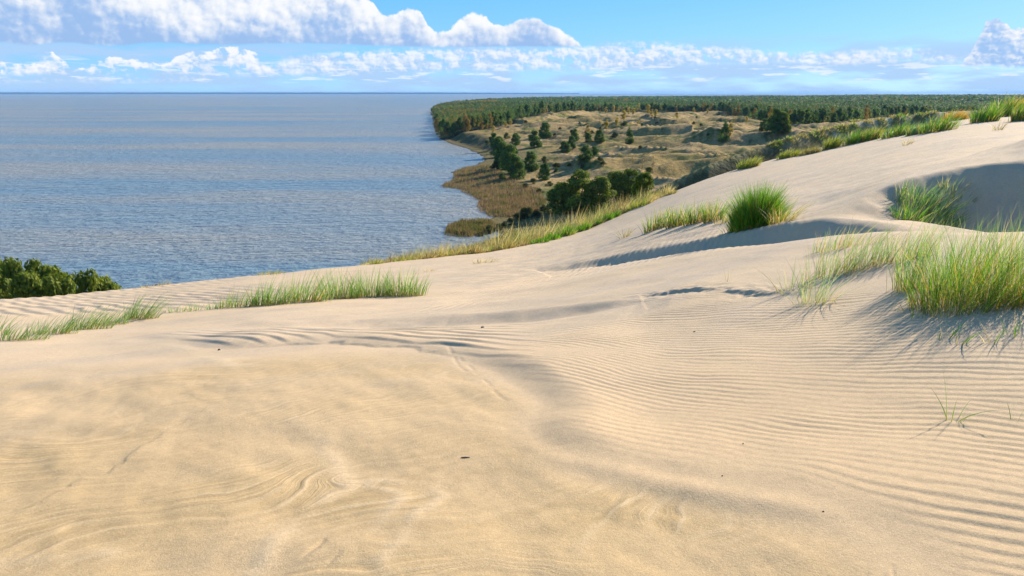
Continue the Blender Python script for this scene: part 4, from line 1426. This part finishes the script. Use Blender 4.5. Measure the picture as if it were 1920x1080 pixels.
def clump(u, v, wpx, hpx, n, label, group=None, depth=0.45, spread=0.5, wind=(0.22, 0.0), dry=0.12, pal=None, hvar=(0.55, 1.0), stiff=0.5, dense=True, lowland=False, yellow=0.0, name='marram_tussock', wmin=0.0021, dome=0.35, beyond=0.0):
    grass_i[0] += 1
    sd_ = 3000 + grass_i[0] * 13
    rg = np.random.default_rng(sd_)
    if lowland:
        p, dist = px_low(u, v)
        cx_, cy_ = p[0], p[1]
    else:
        cx_, cy_ = px_ground(u, v)
        if beyond:
            k = 1 + beyond / math.hypot(cx_, cy_)
            cx_, cy_ = cx_ * k, cy_ * k
    dist = math.hypot(cx_, cy_)
    A = wpx / 2 / F * dist; B = max(A * depth, 0.03)
    H = hpx / F * dist
    rr = np.sqrt(rg.uniform(0, 1, n)) * (1 + 0.40 * rg.uniform(0, 1, n) ** 4)
    a = rg.uniform(0, 2 * math.pi, n)
    px_ = cx_ + np.cos(a) * rr * A; py_ = cy_ + np.sin(a) * rr * B
    pz = low_height(px_, py_)[0] if lowland else dune_only(px_, py_)
    P = np.stack([px_, py_, pz], 1)
    h = H * rg.uniform(hvar[0], hvar[1], n) * np.clip(1.08 - dome * rr ** 2, 0.28, 1.1)
    w = np.full(n, max(wmin, 0.42 * dist / 747 * 0.62)) * rg.uniform(0.7, 1.25, n)
    pal = pal or GREEN
    e = bpy.data.objects.new(name, None)
    COL.objects.link(e)
    e.empty_display_size = 0.2
    e.location = (cx_, cy_, float(pz.mean()))
    e['label'] = label; e['category'] = 'tussock' if 'tussock' in name else 'plant'
    if group:
        e['group'] = group
    q = rg.uniform(0, 1, n)
    sets = [('green_blades', q >= dry + yellow, pal, (0.30, 0.25, 0.08)), ('yellow_blades', (q >= dry) & (q < dry + yellow), YELLOW, (0.42, 0.26, 0.09)), ('dry_stalks', q < dry, STRAW, (0.36, 0.26, 0.13))]
    for nm, m, pl, bc in sets:
        if m.sum() < 1:
            continue
        if n <= 10 or m.sum() <= 8:
            for q_ in np.where(m)[0]:
                me = blade_mesh('blade', P[q_:q_ + 1] - np.array(e.location), h[q_:q_ + 1], w[q_:q_ + 1], np.array([0.0, 0.0]), spread, wind, sd_ + int(q_), pl, bc, 6, stiff)
                c = bpy.data.objects.new('blade', me); COL.objects.link(c); c.parent = e
            continue
        hh = h[m] * (1.08 if nm == 'dry_stalks' else (0.8 if nm == 'yellow_blades' else 1.0))
        me = blade_mesh(nm, P[m] - np.array(e.location), hh, w[m], np.array([0.0, 0.0]), spread, wind, sd_ + len(nm), pl, bc, 5 if dist < 12 else 4, stiff)
        c = bpy.data.objects.new(nm, me); COL.objects.link(c); c.parent = e
        c['kind'] = 'stuff'
    return e


LIME = [np.array(c) for c in ((0.16, 0.24, 0.03), (0.26, 0.32, 0.045), (0.36, 0.36, 0.06))]
OLIVE = [np.array(c) for c in ((0.19, 0.19, 0.06), (0.28, 0.25, 0.09), (0.36, 0.30, 0.12))]
BROWN = [np.array(c) for c in ((0.14, 0.10, 0.045), (0.24, 0.17, 0.08), (0.30, 0.23, 0.11))]
PALE = [np.array(c) for c in ((0.15, 0.29, 0.075), (0.23, 0.38, 0.14), (0.34, 0.44, 0.23))]

# right foreground
clump(1815, 574, 176, 168, 1000, 'largest lush green marram clump, streaked with yellow, casting shadow on the ripples', depth=0.75, spread=0.62, wind=(0.16, 0.02), dry=0.10, yellow=0.2, stiff=0.35, hvar=(0.3, 1.0), dome=0.55, pal=GREEN[:3] + LIME[:1])
clump(1910, 572, 110, 178, 420, 'tall thick green marram at the outer side of the largest clump', depth=0.8, spread=0.6, wind=(0.14, 0.0), dry=0.12, yellow=0.15, hvar=(0.3, 1.0), dome=0.5, stiff=0.35)
clump(1760, 540, 150, 128, 170, 'thin upright grass standing behind the largest clump', depth=0.6, spread=0.3, wind=(0.12, 0), dry=0.2, pal=PALE, stiff=0.7)
clump(1860, 510, 170, 105, 200, 'pale feathery grass at the back of the largest clump', depth=0.5, spread=0.35, wind=(0.15, 0), dry=0.3, pal=PALE, stiff=0.6)
clump(1700, 545, 40, 125, 90, 'narrow upright green tuft between the sparse grass and the largest clump', depth=0.7, spread=0.25, wind=(0.08, 0), pal=GREEN, stiff=0.7)
clump(1525, 570, 62, 105, 70, 'open yellow-green tuft beside the broken sand lip', depth=0.8, spread=0.75, wind=(0.16, 0), dry=0.2, pal=PALE, stiff=0.5, dense=False)
clump(1490, 545, 56, 70, 46, 'wispy grass tuft on the end of the broken sand lip', depth=0.8, spread=0.8, wind=(0.25, 0), dry=0.3, pal=PALE, stiff=0.4, dense=False)
clump(1560, 520, 100, 85, 120, 'sparse pale grass behind the broken sand lip', depth=0.5, spread=0.4, wind=(0.22, 0), dry=0.3, pal=PALE, stiff=0.5, dense=False)
clump(1625, 505, 110, 85, 150, 'sparse upright grass over the smooth hollow', depth=0.4, spread=0.3, wind=(0.18, 0), dry=0.25, pal=PALE, stiff=0.6, dense=False)
clump(1690, 490, 110, 80, 140, 'sparse pale grass in front of the shaded hollow', depth=0.4, spread=0.35, wind=(0.2, 0), dry=0.3, pal=PALE, stiff=0.55, dense=False)
clump(1590, 460, 120, 55, 110, 'faint dry grass along the foot of the shaded slip face', depth=0.4, spread=0.35, wind=(0.35, 0), dry=0.5, pal=PALE, stiff=0.4, dense=False)
# sprigs on the ripples
clump(1798, 652, 16, 48, 6, 'single dark curved sprig on the ripples below the largest clump', depth=0.8, spread=0.5, wind=(0.25, 0), dry=0.2, name='sprig', pal=GREEN[:2], wmin=0.0034)
clump(1776, 640, 30, 40, 9, 'thin straight blades beside the dark curved sprig', depth=0.8, spread=0.35, wind=(0.2, 0), dry=0.1, name='sprig', pal=GREEN[:2], wmin=0.0032)
clump(1858, 650, 20, 52, 6, 'forked sprig with two long blades on the smooth ripples', depth=0.8, spread=0.5, wind=(0.05, 0), dry=0.1, name='sprig', pal=GREEN[:2], wmin=0.0032)
clump(1900, 636, 34, 46, 7, 'upright thin blades nearest the sand below the tall thick marram', depth=0.8, spread=0.2, wind=(0.03, 0), dry=0.1, name='sprig', pal=GREEN[:2], wmin=0.0032)
clump(1784, 796, 14, 78, 6, 'lone bright green sprig rising from the ripples', depth=1.0, spread=0.5, wind=(0.32, 0), dry=0.1, name='sprig', pal=GREEN[:3], hvar=(0.65, 1.05), wmin=0.0034, dome=0.0)
clump(1796, 790, 18, 46, 4, 'faint thin blades just behind the lone bright sprig', depth=1.0, spread=0.3, wind=(0.3, 0), dry=0.5, name='sprig', pal=PALE, wmin=0.0022)
clump(1903, 796, 8, 52, 3, 'short pale sprig by itself on the outer ripples', depth=1.0, spread=0.4, wind=(0.15, 0), dry=0.1, name='sprig', pal=GREEN[1:3], wmin=0.0028)
clump(1366, 530, 10, 46, 4, 'single thin dry stalk behind the broken sand lip', depth=1.0, spread=0.2, wind=(0.12, 0), dry=0.6, name='sprig', pal=PALE)
# middle distance
clump(1416, 424, 78, 90, 2800, 'dense dome-shaped dark green clump alone on the sand ridge', depth=0.9, spread=0.40, wind=(0.03, 0), dry=0.02, yellow=0.10, stiff=0.0, pal=GREEN[:3], hvar=(0.72, 1.0), dome=0.66)
clump(1468, 418, 40, 50, 90, 'thin straw fringe at the sunny side of the dome clump', depth=0.8, spread=0.7, wind=(0.3, 0), dry=0.5, yellow=0.1, pal=LIME)
for u, w_, lb in [(1232, 44, 'lowest tussock of the low green row leading to the dome clump'), (1268, 42, 'second tussock of the low green row leading to the dome clump'), (1304, 42, 'third tussock of the low green row leading to the dome clump'), (1338, 36, 'tussock of the low green row next to the dome clump')]:
    clump(u, 432 - (u - 1210) * 0.13, w_, 50, 210, lb, 'low green row by the dome clump', depth=0.6, spread=0.45, wind=(0.12, 0), dry=0.2, yellow=0.2, stiff=0.6)
clump(1352, 420, 22, 30, 40, 'small brown stubble at the foot of the dome clump', depth=0.8, spread=0.5, wind=(0.1, 0), dry=0.6, pal=OLIVE)
clump(1173, 446, 22, 28, 40, 'small brown spiky plant apart on the open slope', depth=0.8, spread=1.0, wind=(0.05, 0), dry=0.5, pal=OLIVE, stiff=0.7)
clump(1745, 336, 96, 52, 420, 'soft green patch sprawling over the lip of the shaded hollow', depth=0.5, spread=0.45, wind=(0.4, 0), dry=0.15, pal=PALE + GREEN[1:3], stiff=0.4)
clump(1712, 352, 50, 40, 160, 'green tuft hanging down into the shaded hollow', depth=0.6, spread=0.55, wind=(0.2, 0), dry=0.1, pal=GREEN)
clump(1795, 322, 60, 30, 90, 'sparse tuft on the sunny rim of the hollow', depth=0.5, spread=0.5, wind=(0.3, 0), dry=0.35, pal=PALE)
# clumps along the crest at the right
CR = [(1402, 312, 40, 22, 'LIME', 'small bright lime clump on the crest above the dark slope'),
      (1478, 293, 42, 16, 'LIME', 'flat lime tuft on the crest next to the small round clump'),
      (1518, 286, 40, 14, 'OLIVE', 'thin olive tuft on the crest before the small round clump'),
      (1558, 276, 34, 24, 'LIME', 'small round yellow-green clump on the crest'),
      (1605, 266, 44, 25, 'GREEN', 'dark green half of the two-toned clump on the crest'),
      (1632, 260, 34, 24, 'LIME', 'yellowing half of the two-toned clump on the crest'),
      (1680, 253, 54, 22, 'GREEN', 'long low green clump on the crest'),
      (1718, 249, 34, 20, 'PALE', 'pale green tuft joining the long low clump and the humped one'),
      (1757, 244, 58, 30, 'GREEN', 'humped dark green clump with a long blue shadow on the crest'),
      (1788, 222, 44, 18, 'YEL', 'golden yellow tuft on the skyline of the dune'),
      (1845, 226, 46, 30, 'GREEN', 'dark green clump across the sand gap from the humped one'),
      (1880, 216, 46, 34, 'GREEN', 'thick green clump on the highest part of the crest'),
      (1900, 212, 34, 30, 'YEL', 'golden green clump on the highest part of the crest'),
      (1914, 224, 36, 28, 'GREEN', 'low green clump in front of the golden one on the crest')]
PALS = dict(LIME=LIME, OLIVE=OLIVE, GREEN=GREEN, PALE=PALE, YEL=YELLOW)
for u, v, w_, h_, pl, lb in CR:
    clump(u, v + 3, w_ * 0.8, h_ * 1.15, 300, lb, 'grass clumps along the dune crest', depth=0.7, spread=0.35, wind=(0.3, 0.1), dry=0.08, yellow=0.12, pal=PALS[pl], stiff=0.5)
clump(1700, 272, 14, 14, 24, 'tiny straw tuft below the long low clump', depth=0.8, spread=0.6, dry=0.8, pal=OLIVE)
clump(1873, 244, 16, 16, 26, 'tiny straw tuft below the thick crest clump', depth=0.8, spread=0.6, dry=0.7, pal=OLIVE)
# left of centre
for u, v, w_, h_, n, lb in [(448, 576, 76, 40, 230, 'low leaning tussock at the shaded end of the long grass band'), (505, 572, 70, 55, 300, 'leaning blue-green tussock in the long grass band'), (570, 567, 80, 62, 360, 'thick tussock in the middle of the long grass band'), (635, 560, 70, 60, 330, 'tall pale tussock in the long grass band'), (695, 556, 72, 58, 380, 'upright green tussock in the long grass band'), (755, 554, 76, 56, 400, 'upright bright tussock at the open end of the long grass band')]:
    clump(u, v, w_, h_ * 1.2, int(n * 0.85), lb, 'long grass band on the dune shoulder', hvar=(0.3, 1.0), depth=0.55, spread=0.36, wind=(0.30, 0.05) if u < 620 else (0.06, 0), dry=0.12, yellow=0.06, pal=PALE + GREEN[1:3], stiff=0.55)
for u, v, w_, h_, n, lb in [(262, 598, 62, 46, 230, 'wind-bent green tussock apart from the long grass band'), (205, 606, 60, 34, 150, 'low grey-green tussock linking two wind-bent ones'), (160, 616, 76, 46, 240, 'wind-bent grey-green tussock on the shaded sand edge'), (100, 628, 76, 38, 220, 'ragged blue-green tussock on the shaded sand edge'), (40, 640, 80, 34, 240, 'spreading dark blue-green tussock at the end of the sand edge'), (0, 628, 40, 40, 60, 'thin yellow-green blades behind the spreading tussock')]:
    clump(u, v, w_, h_ * 1.2, int(n * 0.8), lb, 'wind-bent tussocks on the sand edge', hvar=(0.3, 1.0), depth=0.45, spread=0.35, wind=(0.55, 0.1), dry=0.12, pal=PALE + GREEN[:2], stiff=0.4)
for u, v, w_, h_, lb in [(330, 584, 30, 22, 'tiny sparse tuft nearest the wind-bent tussocks'), (368, 582, 30, 26, 'tiny sparse tuft halfway to the long grass band'), (400, 580, 24, 18, 'tiny low tuft touching the long grass band')]:
    clump(u, v, w_, h_, 40, lb, 'tiny tufts between the grass groups', depth=0.5, spread=0.5, wind=(0.2, 0), dry=0.15, pal=PALE)
clump(508, 516, 50, 12, 90, 'yellow-green weed mat on the crest above the lagoon', depth=0.8, spread=0.7, dry=0.2, yellow=0.3, pal=LIME, beyond=0.5)
clump(282, 537, 34, 9, 40, 'orange-tinged dry tuft on the crest above the lagoon', depth=0.8, spread=0.6, dry=0.5, yellow=0.4, pal=OLIVE)
clump(308, 533, 18, 14, 20, 'faint dry tuft on the crest beside the orange one', depth=0.8, spread=0.6, dry=0.8, pal=OLIVE)
clump(908, 493, 44, 14, 60, 'dry pinkish twig tuft lying on the open slope', depth=0.6, spread=0.9, dry=0.9, pal=OLIVE)
clump(805, 508, 22, 8, 30, 'small dry tuft below the dry pinkish twigs', depth=0.6, spread=0.9, dry=0.9, pal=OLIVE)
# dry grass along the brink between crest and shore
rb = np.random.default_rng(8)
BR = []
uu = 690.0
while uu < 1260:
    BR.append(uu); uu += 15 + 6 * rb.random()
for k, u in enumerate(BR):
    vc = float(np.interp(u, [c[0] for c in CREST], [c[1] for c in CREST]))
    hp = float(np.interp(u, [690, 800, 900, 1000, 1100, 1180, 1260], [17, 25, 34, 40, 40, 28, 15]))
    for j in range(3):
        pl = [OLIVE, OLIVE, BROWN, LIME[:2] + OLIVE[:1], STRAW][int(rb.integers(0, 5))]
        hj = rb.uniform(0.5, 1.0) if j == 0 else rb.uniform(1.0, 1.8)
        clump(u + rb.uniform(-6, 6), vc + 0.5, rb.uniform(18, 36), hp * hj, 170, 'straw-yellow tussock in the thick dry belt along the brink above the shore', 'dry grass belt along the brink', depth=1.0, spread=0.55, wind=(0.15, 0), dry=0.25, yellow=0.14, pal=pl, beyond=float((rb.uniform(0.3, 2.0), rb.uniform(2.0, 4.5), rb.uniform(4.0, 8.0))[j]), hvar=(0.4, 1.0), dome=0.6)
for u, v, w_, h_, lb in [(1012, 446, 34, 14, 'flat green tuft on the brink below the dry belt'), (1035, 442, 28, 18, 'green tuft on the brink beside the flat one'), (1060, 434, 30, 26, 'largest dark green tuft on the brink below the dry belt'), (1086, 427, 16, 14, 'small green tuft above the largest dark one on the brink'), (1096, 422, 18, 16, 'small round green tuft on the brink, second of the upper row'), (1116, 413, 18, 16, 'small round green tuft on the brink, third of the upper row'), (1138, 403, 22, 18, 'round green tuft on the brink, fourth of the upper row'), (1152, 398, 16, 14, 'round green tuft on the brink, last of the upper row'), (1195, 386, 44, 16, 'long lime tuft at the top of the brink')]:
    clump(u, v + 2, w_, h_ * 1.2, 170, lb, 'green tufts on the brink', depth=0.8, spread=0.5, wind=(0.1, 0), dry=0.05, pal=GREEN[:3] if u < 1180 else LIME)
# tufts over the second ridge
r2 = np.random.default_rng(19)
for k in range(46):
    u = r2.uniform(1440, 1760)
    vc = float(np.interp(u, [c[0] for c in RID2], [c[1] for c in RID2]))
    clump(u, vc + r2.uniform(-1.5, 12), r2.uniform(10, 24), r2.uniform(4, 8), 60, 'small straw tuft dotted over the sandy second ridge', 'tufts on the second ridge', depth=0.9, spread=0.7, dry=0.25, pal=OLIVE if k % 3 else GREEN[:3], lowland=True)


# ------------------------------------------------------------------ small things on the sand
mw, g_, o_ = new_mat('weathered_wood')
b_ = g_.node('ShaderNodeBsdfPrincipled'); b_.inputs['Roughness'].default_value = 0.9
tcb = g_.node('ShaderNodeTexCoord').outputs['Object']
g_.put(b_.inputs['Base Color'], g_.mix(g_.noise(tcb, 60.0, 4, 0.6), (0.03, 0.022, 0.016), (0.09, 0.065, 0.045)))
g_.l.new(b_.outputs[0], o_.inputs[0])


def lumpy(name, seed, sx, sy, sz):
    rg = np.random.default_rng(seed)
    nu, nv = 9, 6
    V = []; Fc = []
    for i in range(nv + 1):
        ph = math.pi * i / nv
        for j in range(nu):
            t = 2 * math.pi * j / nu
            k = 1 + rg.uniform(-0.18, 0.18)
            V.append((sx * k * math.sin(ph) * math.cos(t), sy * k * math.sin(ph) * math.sin(t), sz * (0.35 + 0.9 * math.cos(ph) * k)))
    for i in range(nv):
        for j in range(nu):
            j2 = (j + 1) % nu
            Fc.append([i * nu + j, (i + 1) * nu + j, (i + 1) * nu + j2, i * nu + j2])
    return raw_mesh(name, np.array(V), np.array(Fc))


for u, v, sx, sy, sz, nm, lb, rz in [(873, 859, 0.024, 0.006, 0.004, 'driftwood_chip', 'dark splinter of driftwood lying on the smooth scoured sand', 0.0), (905, 617, 0.020, 0.012, 0.010, 'pebble', 'dark pebble by itself on the flat above the ripple field', 0.2),
                                      (1393, 836, 0.004, 0.0035, 0.0035, 'pebble', 'tiny dark pebble where the ripples fade out', 0.4), (1354, 897, 0.0035, 0.003, 0.0035, 'pebble', 'tiny dark pebble just above the pale sand ridge', 0.8), (1543, 966, 0.004, 0.003, 0.003, 'pebble', 'tiny dark pebble at the end of the pale sand ridge', 0.1),
                                      (411, 656, 0.014, 0.010, 0.010, 'pebble', 'dark pebble beside the broken ripples of the scoured flat', 0.3), (1302, 622, 0.012, 0.006, 0.006, 'bark_flake', 'reddish bark flake among the sand ripples', 0.5)]:
    gx, gy = px_ground(u, v)
    gz = float(dune_only(gx, gy)[0])
    o = link(nm, lumpy(nm, int(u), sx, sy, sz), None, mw, label=lb, category='wood' if 'wood' in nm or 'bark' in nm else 'pebble')
    o.location = (gx, gy, gz); o.rotation_euler = (0, 0, rz)


# ------------------------------------------------------------------ haze over the lagoon
def box_mesh(name, x0, x1, y0, y1, z0, z1):
    V = np.array([(x, y, z) for z in (z0, z1) for y in (y0, y1) for x in (x0, x1)], float)
    f = np.array([[0, 2, 3, 1], [4, 5, 7, 6], [0, 1, 5, 4], [2, 6, 7, 3], [0, 4, 6, 2], [1, 3, 7, 5]])
    return raw_mesh(name, V, f, smooth=False)


mh = bpy.data.materials.new('haze'); mh.use_nodes = True
gh = NT(mh.node_tree); gh.n.clear()
oh = gh.node('ShaderNodeOutputMaterial')
pv = gh.node('ShaderNodeVolumePrincipled')
pv.inputs['Color'].default_value = (0.30, 0.58, 1.0, 1)
pv.inputs['Density'].default_value = 2.4e-5
gh.l.new(pv.outputs[0], oh.inputs['Volume'])
hz = link('haze', box_mesh('haze', -46000, 46000, -46000, 46000, -4.0, 84.0), None, mh, kind='stuff', label='thin blue haze lying over lagoon, wood and dunes', category='haze')
